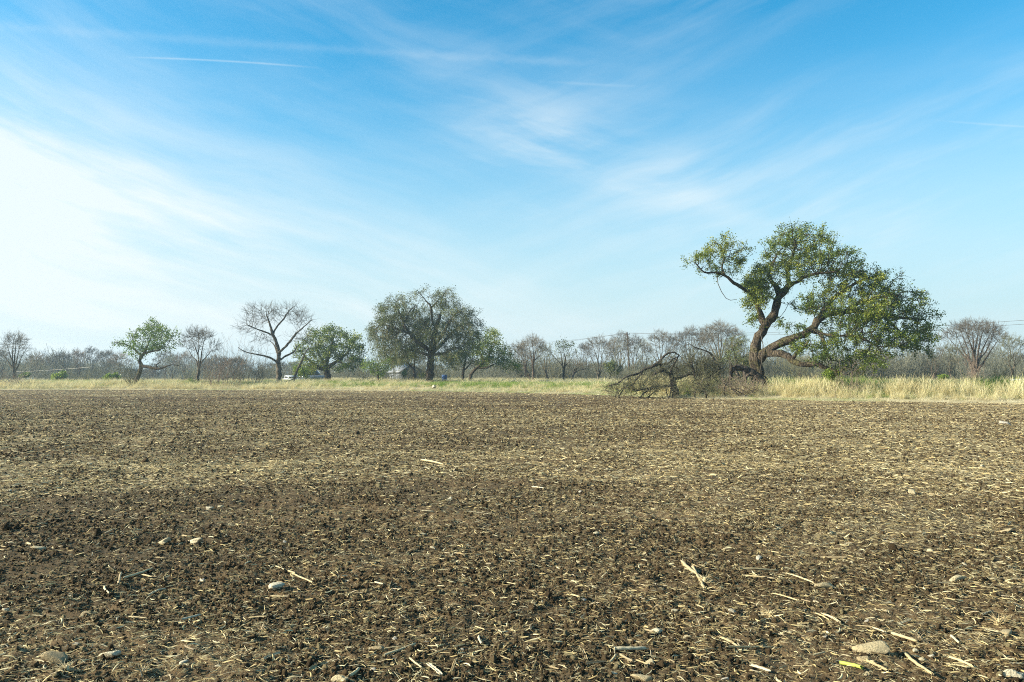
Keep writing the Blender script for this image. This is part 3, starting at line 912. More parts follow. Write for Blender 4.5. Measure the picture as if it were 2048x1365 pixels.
# live oak behind it
make_tree('live_oak', 'round dense live oak with short black trunk between bare forked tree and drooping tree', 'oak tree', None, 112, 655,
 [[(655, 765, 0, .5), (655, 752, 0, .45), (651, 738, 0, .42), (655, 720, 0, .3), (662, 695, 0, .18), (668, 672, 0, .08)],
  [(652, 742, 0, .3), (636, 734, -1, .24), (618, 722, -2, .14), (604, 706, -2, .07)],
  [(653, 736, 0, .28), (676, 722, -1, .22), (696, 704, -2, .12), (708, 688, -2, .06)],
  [(652, 730, 0, .2), (636, 706, 1, .16), (630, 684, 1, .08)], [(676, 724, -1, .12), (694, 728, -2, .10), (712, 722, -2.5, .05)]],
 [(642, 678, 34, 28, 0, 4), (666, 662, 22, 14, 0, 3), (700, 688, 28, 30, -1, 4), (616, 706, 32, 28, -1, 4), (660, 706, 40, 26, 0, 4), (716, 712, 16, 24, -1, 3), (628, 732, 30, 14, -2, 3), (690, 736, 26, 12, -2, 3), (604, 736, 16, 18, -2, 2.5)],
 1100, .45, .45, .2, (0, 0, 0), 'oak_bark', tip=.016, seed=22, leaf=('oak_leaf', 20, .20, .26, .035))
make_tree('leaning_dead_trunk', 'slender pale dead trunk leaning right in the dry grass beside the bare forked tree', 'tree', None, 97, 590,
 [[(588, 768, 0, .16), (590, 752, 0, .15), (597, 735, 0, .13), (606, 718, 0, .11), (614, 700, 0, .06)], [(590, 756, 0, .07), (578, 762, -1, .06), (560, 766, -1.5, .03)]],
 [(616, 698, 10, 8, 0, .8), (596, 716, 8, 8, 0, .8)], 40, .4, .4, .2, UP, 'grey_bark', seed=23, fan=(1, .5, 2, .5, UP, .01, .007, .04))
# big drooping half-bare tree
make_tree('drooping_tree', 'broad half-bare grey-olive tree with drooping twigs hanging around a thick trunk', 'tree', None, 98, 860,
 [[(859, 768, 0, .55), (860, 750, 0, .46), (861, 728, 0, .44), (862, 710, 0, .42), (866, 690, 0, .38), (869, 665, 0, .34), (876, 648, 0, .25), (880, 630, 0, .15)],
  [(868, 655, 0, .2), (864, 635, 0, .16), (862, 615, 0, .13), (852, 602, 0, .08), (842, 590, 0, .05), (834, 580, 0, .03)],
  [(863, 617, 0, .1), (875, 602, .4, .08), (886, 592, .8, .05), (893, 580, 1, .03)],
  [(862, 705, 0, .3), (850, 694, -1, .28), (834, 682, -1.8, .25), (820, 668, -2.2, .2), (808, 648, -2.4, .14), (798, 624, -2, .09), (790, 606, -2, .05)],
  [(822, 670, -2.2, .15), (800, 660, -2.8, .12), (778, 652, -3, .08), (760, 650, -3, .04)],
  [(863, 705, 0, .28), (878, 694, 1, .24), (892, 680, 1.5, .2), (905, 664, 1.5, .14), (925, 650, 1.5, .09), (945, 645, 1.5, .05)],
  [(868, 690, 0, .22), (884, 672, -1.5, .2), (894, 655, -2, .14), (904, 636, -2, .09), (918, 624, -2, .05)],
  [(860, 712, 0, .2), (842, 706, 1.5, .17), (820, 700, 2.5, .12), (800, 690, 3, .06)],
  [(862, 710, 0, .18), (884, 708, -1.5, .15), (902, 700, -2, .1), (920, 695, -2.4, .05)],
  [(808, 648, -2.4, .09), (818, 625, -1.5, .07), (832, 610, -1, .04)]],
 [(792, 632, 38, 36, -1, 3.5), (772, 668, 34, 34, -1, 3.5), (840, 640, 36, 28, 1, 4), (880, 598, 26, 18, .5, 2.2), (840, 590, 16, 12, 0, 1.4, .6), (908, 630, 36, 26, 0, 3.5), (930, 662, 32, 28, 0, 3.5), (870, 668, 50, 30, 0, 4.5), (806, 606, 16, 12, -1, 1.6), (950, 640, 14, 14, 0, 1.5), (752, 655, 14, 20, -1, 1.5), (893, 585, 14, 8, 0, 1), (800, 700, 44, 22, -1, 4), (900, 705, 40, 20, -1, 4)],
 1100, .42, .46, .26, (0, 0, -.02), 'oak_bark', 'twig_olive', tip=.018, seed=24, fan=(1, .75, 3, .7, (0, 0, -.12), .015, .010, .03, 2), hang=(600, 3, 1.5, .016, 2200), leaf=('olive_leaf', 3, .14, .2, .03), leafy_frac=.5)

# left live oak with the long crooked low limb
make_tree('live_oak', 'bright green live oak with crooked black trunk and long low bare limb at far left', 'oak tree', None, 92, 276,
 [[(272, 770, 0, .3), (275, 756, 0, .25), (281, 742, 0, .23), (282, 730, 0, .24), (279, 722, 0, .2), (284, 712, 0, .17), (292, 700, 0, .12), (300, 680, 0, .08), (306, 660, 0, .04)],
  [(282, 732, 0, .2), (294, 734, -.3, .17), (308, 737, -.6, .15), (320, 738, -.8, .12), (330, 734, -.9, .09), (345, 730, -1, .05), (362, 733, -1, .03)],
  [(314, 738, -.7, .1), (313, 730, -.7, .1), (320, 725, -.7, .06)],
  [(284, 712, 0, .12), (272, 702, .3, .1), (262, 694, .5, .08), (246, 688, .6, .05), (232, 684, .6, .03)],
  [(286, 708, 0, .12), (300, 704, -1, .1), (320, 700, -1.2, .06), (336, 690, -1.2, .03)],
  [(268, 700, .3, .07), (266, 680, .5, .05), (264, 664, .5, .03)]],
 [(306, 662, 30, 22, 0, 2.6), (336, 672, 24, 20, -1, 2.4), (276, 672, 22, 18, .4, 2.2), (240, 688, 18, 12, .6, 1.6), (290, 692, 32, 14, 0, 2.4), (270, 706, 26, 10, .5, 2), (322, 692, 28, 12, -1, 2), (308, 645, 12, 8, 0, 1.4), (283, 716, 12, 8, 0, 1)],
 750, .38, .38, .2, (0, 0, 0), 'oak_bark', tip=.014, seed=31, leaf=('green_leaf', 13, .17, .20, .035))
# dark oak right of the drooping tree: twin leaning trunks
make_tree('live_oak', 'dark live oak with thin trunk leaning right on the right side of the drooping tree', 'oak tree', None, 104, 942,
 [[(938, 766, 0, .2), (942, 750, 0, .19), (952, 738, 0, .18), (964, 728, 0, .16), (978, 712, 0, .12), (984, 692, 0, .07)],
  [(956, 736, 0, .12), (972, 736, -.5, .1), (986, 730, -1, .07), (1006, 722, -1, .04)],
  [(968, 724, 0, .09), (960, 704, 1, .07), (958, 686, 1, .04)]],
 [(980, 676, 26, 20, 0, 2.6), (1000, 704, 30, 22, 0, 3), (958, 694, 24, 28, 1, 3), (1016, 728, 24, 16, -1, 2.4), (978, 722, 28, 14, 0, 2.6), (1034, 742, 10, 8, -1, 1.5)],
 700, .42, .42, .2, (0, 0, 0), 'oak_bark', tip=.015, seed=32, leaf=('oak_leaf', 17, .18, .24, .035))
make_tree('small_live_oak', 'dark oak with thin upright trunk half hidden behind the right side of the drooping tree', 'oak tree', None, 110, 924,
 [[(926, 765, 0, .2), (926, 748, 0, .18), (928, 732, 0, .14), (932, 712, 0, .08)], [(927, 742, 0, .12), (935, 734, 0, .1), (944, 724, 0, .05)]],
 [(925, 705, 28, 26, 0, 3), (905, 718, 24, 18, 0, 3), (946, 700, 22, 26, 0, 3), (958, 728, 22, 14, 0, 3)], 620, .45, .45, .2, (0, 0, 0), 'oak_bark', tip=.015, seed=33, leaf=('olive_leaf', 16, .19, .25, .035))
make_tree('understorey_tree', 'low leafy olive tree with dark trunk under the left side of the drooping tree', 'tree', None, 108, 828,
 [[(828, 765, 0, .25), (829, 752, 0, .2), (828, 736, 0, .14), (830, 715, 0, .08)], [(828, 742, 0, .12), (815, 726, 0, .1), (800, 716, 0, .05)]],
 [(820, 706, 34, 26, 0, 3), (842, 690, 26, 30, 0, 3), (794, 722, 26, 14, 0, 3)], 520, .45, .45, .2, (0, 0, 0), 'oak_bark', tip=.015, seed=34, leaf=('olive_leaf', 16, .19, .25, .035))
make_tree('small_green_tree', 'small dark green bushy tree under the left edge of the drooping tree', 'tree', None, 106, 756,
 [[(756, 765, 0, .14), (756, 750, 0, .12), (754, 735, 0, .08)]], [(756, 738, 22, 16, 0, 2.4), (738, 728, 18, 14, 0, 2.2), (776, 722, 18, 20, 0, 2)], 380, .42, .42, .2, (0, 0, 0), 'oak_bark', tip=.013, seed=35, leaf=('green_leaf', 15, .17, .22, .035))

def vase(name, label, Y, px, top, hw, seed, cat='tree', group=None, fork=0.36, r=.2, nl=5, bark='grey_bark', tw='twig', n=260, flat=1.0, leaf=None, lf=1.0, lean=0, den=2, bottom=762, base=None, twr=.009):
    r_ = np.random.default_rng(seed)
    H = bottom - top; fy = bottom - fork * H
    k = Y / FPX
    L0 = [(px, bottom, 0, r * 1.15), (px + lean * .3 + r_.normal(0, .02) * H, bottom - fork * H * .5, 0, r), (px + lean * .5, fy, 0, r * .85)]
    limbs = [L0]; blobs_ = []
    for q in range(nl):
        f = (q + .5) / nl * 2 - 1
        ex = px + lean + f * hw * .86 + r_.normal(0, 3)
        ey = top + H * (.10 + .34 * abs(f) ** 1.6) / flat + r_.uniform(0, .05) * H
        dz = r_.uniform(-1, 1) * hw * k * .7
        mx = px + lean * .7 + f * hw * .45; my = fy - (fy - ey) * (.62 if abs(f) < .5 else .5)
        ry = r * .6
        limbs.append([(px + lean * .5, fy + r_.uniform(-.04, .20) * H, 0, ry), ((px + lean * .5 + mx) / 2 + r_.normal(0, .02) * H, fy - (fy - my) * r_.uniform(.35, .6), dz * .3, ry * .8), (mx, my, dz * .6, ry * .55), (ex, ey, dz, ry * .2)])
        blobs_.append((ex, ey - .02 * H, hw * .34, H * .11, dz, hw * k * .35, 1))
        blobs_.append((mx, my - .06 * H, hw * .25, H * .11, dz * .6, hw * k * .3, .35))
    blobs_.append((px + lean, top + H * .17, hw * .75, H * .09, 0, hw * k * .7, 1))
    return make_tree(name, label, cat, group, Y, px, limbs, blobs_, int(n * 1.5), max(.28, hw * k * .085), .34, .22, UP, bark, tw, tip=.012, seed=seed,
        fan=None if leaf else (den + 1, .62, 3, .5, (0, 0, .10), twr, twr * .75, .05, 2), leaf=leaf, leafy_frac=lf, base=base)

vase('bare_tree', 'slim bare grey tree just right of the bright green oak', 96, 398, 653, 38, 41, fork=.3, r=.15, bottom=768)
vase('bare_tree', 'bare tree with tall upswept twigs at the left border beside the white parked car', 100, 28, 664, 32, 42, fork=.28, r=.16, bottom=768, nl=6)
vase('bare_tree', 'bare dark tree with crooked trunk and rounded crown right of the dark leaning oak', 120, 1066, 671, 30, 43, fork=.38, r=.17, bark='brown_bark')
vase('bare_tree', 'thin leaning bare tree with sparse crown between the dark oak and crooked bare tree', 116, 1062, 682, 22, 44, fork=.3, r=.10, lean=-22, bark='brown_bark')
vase('mistletoe_tree', 'small half-green tree with twin thin trunks left of the utility pole', 105, 1128, 676, 34, 45, fork=.3, r=.12, leaf=('olive_leaf', 9, .16, .22, .03), lf=.55, n=330, bark='oak_bark')
vase('leaning_tree', 'small dark crooked trunk bending right beside the half-green twin-trunked tree', 104, 1142, 725, 24, 46, fork=.5, r=.13, lean=14, bark='dead_bark', n=120)
vase('bare_tree', 'pale bare tree with narrow fan of upright limbs left of the utility pole', 125, 1198, 673, 32, 47, fork=.22, r=.15)
vase('bare_tree', 'bare tree with layered flat crown immediately left of the utility pole', 135, 1240, 668, 26, 48, fork=.3, r=.14, flat=1.3)
vase('bare_tree', 'bare tree spreading its fan of limbs right behind the utility pole', 138, 1268, 670, 28, 49, fork=.2, r=.15)
vase('bare_tree', 'isolated bare fan-shaped tree between the utility pole and the fallen tree', 130, 1322, 662, 34, 50, fork=.3, r=.17, nl=6)
vase('bare_tree', 'bare umbrella-crowned tree rising behind the arched fallen branch', 128, 1380, 653, 34, 51, fork=.34, r=.17, nl=6, flat=1.2)
vase('bare_tree', 'tallest bare umbrella-crowned tree close left of the great leaning oak', 124, 1440, 644, 52, 52, fork=.25, r=.20, nl=8, n=420, flat=1.15)
vase('umbrella_tree', 'large brown umbrella-crowned tree with many spreading limbs at the right edge', 108, 1950, 644, 66, 53, fork=.22, r=.26, nl=10, n=560, flat=1.6, bark='brown_bark', tw='twig', bottom=766)
vase('bare_tree', 'small bare tree with sparse bent limbs between the great oak and brown umbrella tree', 90, 1868, 692, 20, 54, fork=.2, r=.07, nl=4, n=60, bottom=770, bark='brown_bark')
vase('bare_tree', 'low scrubby bare tree left of the brown umbrella tree trunk', 104, 1900, 690, 26, 55, fork=.3, r=.08, nl=5, n=140, tw='twig_olive', bottom=766)
vase('bare_tree', 'thin scrubby bare tree at the right border beyond the umbrella tree', 98, 2024, 672, 30, 56, fork=.25, r=.09, nl=6, n=220, tw='twig_olive', bottom=768)
vase('bare_tree', 'small bare tree showing under the left half of the great oak limbs', 110, 1600, 714, 30, 57, fork=.3, r=.08, nl=5, n=120, tw='twig_olive', bottom=766)
vase('bare_tree', 'slim bare tree standing under the far right limbs of the great oak', 100, 1754, 700, 34, 58, fork=.25, r=.08, nl=5, n=130, bottom=767, lean=-14)
for q, (px, top, hw, lab) in enumerate([(1098, 686, 20, 'dark thin bare tree left of the half-green twin-trunked tree'), (1170, 684, 20, 'low spreading bare tree between the half-green tree and the next pale bare tree'),
  (1218, 680, 20, 'thin bare tree between the pale fan tree and the flat-crowned one'), (1294, 678, 22, 'narrow bare tree right of the tree behind the utility pole'), (1352, 668, 24, 'crowded bare tree behind the top of the arched fallen limb'),
  (1410, 664, 26, 'bare tree filling the gap left of the tallest umbrella crown'), (1478, 676, 26, 'bare tree close behind the trunk of the great leaning oak'), (1042, 690, 18, 'thin bare tree at the right edge of the dark leaning oak crown')]):
    vase('bare_tree', lab, 128 + (q * 13) % 24, px, top, hw, 180 + q, fork=.18 + .05 * (q % 4), r=.13, nl=4 + q % 3, n=190, bark='brown_bark' if q % 2 else 'grey_bark', tw='twig' if q % 3 else 'twig_olive', lean=(q % 3 - 1) * 9, bottom=764)
# hazy trees in the far left gap
far_l = [(72, 706, 20, 'hazy bare tree directly above the white parked car'), (104, 708, 20, 'hazy bare tree second to the right of the white parked car'),
 (128, 704, 18, 'hazy bare tree third to the right of the white parked car'), (158, 700, 16, 'hazy grey tree left of the upright pale bare tree'),
 (184, 692, 18, 'upright pale bare tree standing tallest in the hazy left row'), (212, 700, 24, 'hazy brown spreading tree left of the crooked green oak'),
 (238, 706, 22, 'hazy brown tree directly behind the left edge of the crooked green oak'), (4, 700, 20, 'hazy dark tree cut off by the left border'),
 (330, 702, 26, 'hazy bare tree seen under the crooked oak crown'), (368, 706, 22, 'hazy bare tree behind the slim bare tree'),
 (432, 712, 26, 'hazy low bare tree behind the left part of the thicket'), (470, 716, 26, 'hazy low bare tree behind the right part of the thicket')]
for q, (px, top, hw, lab) in enumerate(far_l):
    vase('bare_tree', lab, 150 + (q * 37) % 50, px, top, hw, 60 + q, fork=.28, r=.16, nl=5, n=150, bark='brown_bark' if q % 2 else 'grey_bark', tw='twig' if q % 3 else 'twig_red', bottom=762, group='hazy trees in the far left gap', twr=.015)
# the far wood: prototypes copied along the horizon
protos = []
for q in range(5):
    b0 = ground_at(1024, 190)
    p_, t_ = vase('bare_tree', 'hazy bare tree in the continuous far tree line', 190, 1024, 712 + q % 3 * 5, 22 + 2 * q, 90 + q, fork=.2, r=.2, nl=5, n=130, tw=('far_twig', 'twig_olive', 'far_twig', 'twig', 'far_twig')[q], bark='brown_bark',
        bottom=760, group='hazy bare trees of the far tree line', base=b0, twr=.020)
    protos.append(p_)
def copy_thing(o, loc, rz, s=1.0):
    c = o.copy(); COL.objects.link(c); c.location = tuple(float(v) for v in loc); c.rotation_euler = (0, 0, rz); c.scale = (s, s, s)
    for ch in list(o.children):
        k = ch.copy(); COL.objects.link(k); k.parent = c; k.matrix_parent_inverse = ch.matrix_parent_inverse.copy()
        for g_ in list(ch.children):
            h_ = g_.copy(); COL.objects.link(h_); h_.parent = k
    return c
kk = 0
for px in np.arange(-60, 2130, 27):
    Yf = 175 + 60 * ((kk * 0.618) % 1)
    s_ = 0.55 + 0.65 * ((kk * 0.381 + .3 * math.sin(kk)) % 1)
    if 1010 < px < 1500: s_ *= .75
    loc = ground_at(px + 9 * math.sin(kk * 2.1), Yf)
    o = protos[kk % 5]
    if kk < 5: o.location = tuple(float(v) for v in loc); o.rotation_euler = (0, 0, kk); o.scale = (s_,) * 3
    else: copy_thing(o, loc, kk * 1.7, s_)
    kk += 1

# far wood mass behind, one uncountable belt of brushy crowns
def brush_mesh(seed, n, h, w, mat, r0=.02, lean=.35, up=1.0):
    t = Tree((0, 0, 0), seed); t.P = np.zeros((1, 3)); t.par = np.array([-1]); t.rad = np.array([.03]); t.lv = np.array([0])
    t.twigs([0], n, h, 4, 0.0, (0, 0, 0), r0, r0 * .6, 3) if False else None
    a = t.r.uniform(0, 6.28, n); d0 = np.stack([np.cos(a) * t.r.uniform(0, lean, n), np.sin(a) * t.r.uniform(0, lean, n), np.full(n, up)], 1)
    P0 = np.stack([t.r.normal(0, w, n), t.r.normal(0, w, n), np.full(n, -.05)], 1)
    prev = P0; L_ = h * t.r.uniform(.5, 1.1, n); d = unit(d0)
    idx0 = len(t.P); t.P = np.vstack([t.P, P0]); t.par = np.concatenate([t.par, np.full(n, -1)]); t.rad = np.concatenate([t.rad, np.full(n, r0)]); t.lv = np.concatenate([t.lv, np.full(n, 2)])
    pi = np.arange(idx0, idx0 + n)
    for q in range(4):
        d = unit(d + t.r.normal(0, .16, (n, 3)))
        p = prev + d * (L_ / 4)[:, None]; m0 = len(t.P)
        t.P = np.vstack([t.P, p]); t.par = np.concatenate([t.par, pi]); t.rad = np.concatenate([t.rad, np.full(n, r0 * (1 - .15 * (q + 1)))]); t.lv = np.concatenate([t.lv, np.full(n, 2)])
        prev = p; pi = np.arange(m0, m0 + n)
    k = np.where((t.lv == 2) & (t.par >= 0))[0]
    t.twigs(k, 2, h * .28, 2, .6, (0, 0, .1), r0 * .6, r0 * .4, 3)
    return t
wood = []
for q in range(4):
    t_ = brush_mesh(300 + q, 22, 4.6, 1.6, None, .035, .8)
    V, F, ti = t_.tubes(t_.par >= 0, 3)
    wood.append(mesh_from('far_brush', V, F, M[('far_twig', 'twig_olive', 'far_twig', 'far_twig')[q]], False, {'tint': ti}))
n = 2600
px = rng.uniform(-200, 2250, n); Yw = rng.uniform(165, 330, n)
X = (px - CX) / FPX * Yw
s_ = rng.uniform(.4, 1.15, n) * (Yw / 230) ** .5 * np.clip(0.9 + 3.2 * fbm(X * 0.035, Yw * 0.02, 3), .3, 2)
scatter('distant_woodland', np.stack([X, Yw, land_h(X, Yw)], -1), np.stack([0 * X, 0 * X, rng.uniform(0, 6.28, n)], -1), np.stack([s_ * 1.25, s_ * 1.25, s_], -1), rng.integers(0, 4, n), wood,
        'hazy grey brush wood beyond the pasture', None)

n = 1700
px = rng.uniform(-150, 2200, n); Yw = rng.uniform(118, 165, n); X = (px - CX) / FPX * Yw
k = rng.random(n) < np.clip(.55 + 2.4 * fbm(X * .06, Yw * .05, 2), .05, 1) * (1 - .8 * sm(-X, 15, 50)) * .75 * (1 - .7 * np.exp(-((px - 870) / 170) ** 2))
X, Yw = X[k], Yw[k]; n = len(X); s_ = rng.uniform(.28, .85, n) * (1 + 2.2 * fbm(X * .08 + 9, Yw * .05, 2))
scatter('hedgerow_brush', np.stack([X, Yw, land_h(X, Yw)], -1), np.stack([0 * X, 0 * X, rng.uniform(0, 6.28, n)], -1), np.stack([s_ * 1.1, s_ * 1.1, s_], -1), rng.integers(0, 4, n), wood,
        'grey-olive leafless brush of the old fence line', None)

# leafless multi-stemmed thickets
def thicket(label, Y, px, n, h, w, seed, tw='twig_red', lean=.5, r0=.018, group=None, name='bare_shrub'):
    n = int(n * .6); h *= 1.1
    t = brush_mesh(seed, n, h, w, None, r0, lean)
    b = ground_at(px, Y); root = empty(name, b, label, 'shrub', group)
    part(root, 'stems', t.tubes((t.lv == 2) & (t.par >= 0), 4), M[tw]); part(root, 'twigs', t.tubes(t.lv == 3, 3), M[tw])
    return root
G = 'leafless thicket shrubs at left'
thicket('reddish leafless shrub forming the left end of the thicket', 88, 428, 34, 3.4, .55, 401, group=G)
thicket('tallest dense reddish leafless shrub in the middle of the thicket', 89, 458, 46, 4.2, .7, 402, group=G)
thicket('grey leafless shrub at the right end of the reddish thicket', 90, 486, 30, 3.6, .6, 403, 'twig', group=G)
thicket('airy leafless shrub standing alone just left of the forked bare tree trunk', 91, 516, 26, 3.8, .35, 404, 'twig', group=G)
thicket('wispy leafless bush at the foot of the crooked green oak', 88, 262, 34, 3.2, .5, 405, 'twig_olive', .7)
thicket('wispy tan bush at the foot of the leftmost bare tree', 90, 30, 36, 2.0, .6, 406, 'twig_red', .9)
thicket('tall thin tan weeds in front of the brown umbrella tree', 62, 1945, 30, 2.6, .4, 407, 'twig_red', .4, .012)
thicket('tall thin dry weeds near the right border beside the umbrella tree', 60, 2004, 30, 2.9, .35, 408, 'twig_olive', .4, .012)
thicket('dry weed clump standing above the grass right of the low oak limb', 51, 1702, 26, 2.2, .5, 409, 'twig_red', .5, .010)

def leafy(label, Y, px, py, rx, ry, seed, mat='shrub_leaf', size=.14, n=3500, name='green_shrub', group=None, stem=True):
    b = ground_at(px, Y); k = Y / FPX
    c = at(px, py, Y) - b
    t = Tree(b, seed)
    bl = [(px + t.r.uniform(-.5, .5) * rx, py + t.r.uniform(-.4, .5) * ry, rx * .6, ry * .6, t.r.uniform(-.4, .4) * rx * k, rx * k * .6) for _ in range(6)]
    t.limb([(0, 0, -.1, .05), (c[0] * .3, 0, max(.15, c[2] * .5), .04), (c[0], 0, max(.3, c[2] * .8), .02)], .2, 0)
    A = blob_pts(t, bl, 160, Y, b); A[:, 2] = np.maximum(A[:, 2], .05)
    t.grow(A, max(.12, rx * k * .12), .2, 40, .25); t.pipe(.006, 2.3)
    root = empty(name, b, label, 'shrub', group)
    part(root, 'stems', t.tubes(t.par >= 0, 3), M['oak_bark'])
    k2 = np.where(t.lv == 2)[0]
    part(root, 'foliage', t.leaves(k2, max(2, int(n / max(1, len(k2)))), size, rx * k * .13), M[mat])
leafy('bright yellow-green leafy bush under the tip of the low oak limb', 53, 1662, 746, 20, 12, 501, size=.09, n=3800)
leafy('low bright green bush beside the slim bare tree at left', 94, 386, 762, 11, 10, 502, size=.14, n=1500)
leafy('bright green bush in front of the pale house', 112, 806, 752, 9, 13, 503, 'shrub_leaf', .16, 1400)
leafy('rust-brown leafy bush left of the thick drooping tree trunk', 104, 846, 752, 10, 9, 504, 'olive_leaf', .14, 1200)
leafy('yellow-green bush under the left side of the round oak', 108, 602, 742, 18, 18, 505, 'shrub_leaf', .18, 2200)
leafy('hazy green bush right above the white parked car', 116, 48, 752, 12, 9, 506, 'shrub_leaf', .22, 1500)
leafy('hazy green bush at the foot of the upright pale bare tree', 114, 122, 754, 18, 10, 507, 'shrub_leaf', .22, 2000)
leafy('hazy green bush left of the crooked oak trunk', 112, 226, 756, 16, 10, 508, 'shrub_leaf', .22, 2000)
leafy('hazy olive cedar bush just left of the utility pole', 118, 1228, 732, 20, 18, 509, 'olive_leaf', .2, 2400)
leafy('low bright green bush left of the brown umbrella tree', 95, 1888, 758, 14, 8, 510, size=.15, n=1500)

# ------------------------------------------------------------------ fallen oak and dead brush by the great oak
FY = 56.0
fb = ground_at(1345, FY)
t = Tree(fb, 77)
L = lambda pts: px_pts(pts, FY, fb)
t.limb(L([(1352, 792, 0, 0.224), (1350, 776, 0, 0.211), (1346, 760, 0, 0.198), (1342, 748, 0, 0.172), (1343, 738, 0, 0.092)]), .3, 0, .2)
t.limb(L([(1346, 752, 0, 0.132), (1336, 744, -.3, 0.112), (1328, 737, -.5, 0.099), (1318, 729, -.8, 0.086), (1306, 734, -1, 0.079)]), .3, 1, .3)
t.limb(L([(1358, 711, -.9, 0.046), (1348, 705, -.9, 0.059), (1337, 707, -.9, 0.073), (1325, 716, -.9, 0.086), (1314, 728, -1, 0.092), (1301, 735, -1.1, 0.092), (1288, 740, -1.2, 0.092), (1275, 748, -1.4, 0.079), (1262, 751, -1.6, 0.066), (1247, 758, -1.8, 0.053), (1235, 768, -2, 0.040), (1217, 772, -2.2, 0.020)]), .3, 1, .3)
t.limb(L([(1288, 740, -1.2, 0.053), (1276, 756, -1.8, 0.046), (1268, 766, -2, 0.033), (1258, 780, -2.2, 0.020)]), .3, 1, .3)
t.limb(L([(1318, 729, -.8, 0.059), (1334, 728, -.6, 0.053), (1345, 719, -.4, 0.046), (1356, 714, -.2, 0.026)]), .3, 1, .3)
t.limb(L([(1336, 744, -.3, 0.092), (1322, 741, -.6, 0.086), (1308, 750, -.9, 0.079)]), .3, 1, .3)
t.limb(L([(1350, 758, 0, 0.106), (1366, 755, .4, 0.092), (1380, 748, .6, 0.066), (1392, 752, .8, 0.033)]), .3, 1, .3)
t.limb(L([(1340, 772, -.5, 0.092), (1318, 774, -1.2, 0.079), (1296, 778, -1.8, 0.066), (1270, 782, -2.4, 0.040)]), .3, 1, .3)
t.limb(L([(1442, 738, 1, 0.066), (1433, 731, 1, 0.059), (1429, 722, 1, 0.059), (1424, 710, 1, 0.053), (1413, 703, 1, 0.046), (1396, 697, 1, 0.040), (1382, 690, 1, 0.026), (1374, 685, 1, 0.013)]), .3, 1, .3)
t.limb(L([(1392, 760, .5, 0.079), (1388, 746, .5, 0.079), (1384, 730, .5, 0.066), (1382, 718, .5, 0.040)]), .3, 1, .3)
A = blob_pts(t, [(1240, 772, 40, 14, -2, 1.5), (1290, 765, 50, 24, -1.2, 2), (1330, 745, 44, 30, 0, 2.2), (1375, 735, 40, 34, .6, 2.2), (1352, 716, 26, 12, 0, 1.4, .6), (1420, 735, 34, 30, 1, 2)], 800, FY, fb)
A = A[A[:, 2] > .03]
t.grow(A, .3, .34, 50, .35); t.pipe(.012, 2.3)
t.twigs(np.where((t.lv == 2) & (t.rad < .04))[0], 3, .6, 3, .9, (0, 0, 0), .009, .006, 3, 0, None, .3)
t.twigs(np.where(t.lv == 3)[0][::2], 1, .35, 2, 1.0, (0, 0, 0), .007, .005, 3, 0, None, .3)
root = empty('fallen_tree', fb, 'dead fallen oak with jagged black stump and long arched limb reaching left over the grass', 'fallen tree')
m = np.zeros(len(t.P), bool); m[t.runs[0][0]:t.runs[0][1]] = True
part(root, 'stump', t.tubes(m, 10), M['dead_bark'], True)
for s0, e0 in t.runs[1:]:
    m = np.zeros(len(t.P), bool); m[s0:e0] = True
    part(root, 'limb', t.tubes(m, 7), M['dead_bark'], True)
part(root, 'branches', t.tubes(t.lv == 2, 4), M['dead_bark'])['kind'] = 'stuff'
part(root, 'twigs', t.tubes(t.lv == 3, 3), M['twig_olive'])['kind'] = 'stuff'
# broken log arching from the foot of the oak
lb = ground_at(1492, 55.5); mb = MB()
P_ = [(1461, 760), (1462, 746), (1466, 737), (1480, 736), (1495, 741), (1509, 749), (1521, 762), (1530, 780)]
C = catmull(np.array([[*(at(a, b, 55.5) - lb), r_] for (a, b), r_ in zip(P_, (.10, .14, .2, .23, .25, .27, .32, .36))]), .15)
mb.tube(C[:, :3], C[:, 3] * (1 + .14 * np.sin(np.arange(len(C)) * 1.9)), 9)
for a, b, c_, d, r_ in ((1463, 742, 1461, 724, .09), (1468, 738, 1474, 728, .07), (1470, 742, 1478, 760, .10), (1486, 742, 1494, 764, .11), (1500, 748, 1480, 770, .08)):
    p0 = at(a, b, 55.4) - lb; p1 = at(c_, d, 55.1) - lb
    mb.tube([p0, (p0 + p1) / 2 + [.06, .05, .04], p1], [r_, r_ * .8, r_ * .2], 6)
lg = link('broken_log', mb.mesh('broken_log', M['dead_bark'], True), None, lb)
tag(lg, 'black rotten log arching out of the foot of the great leaning oak', 'log')

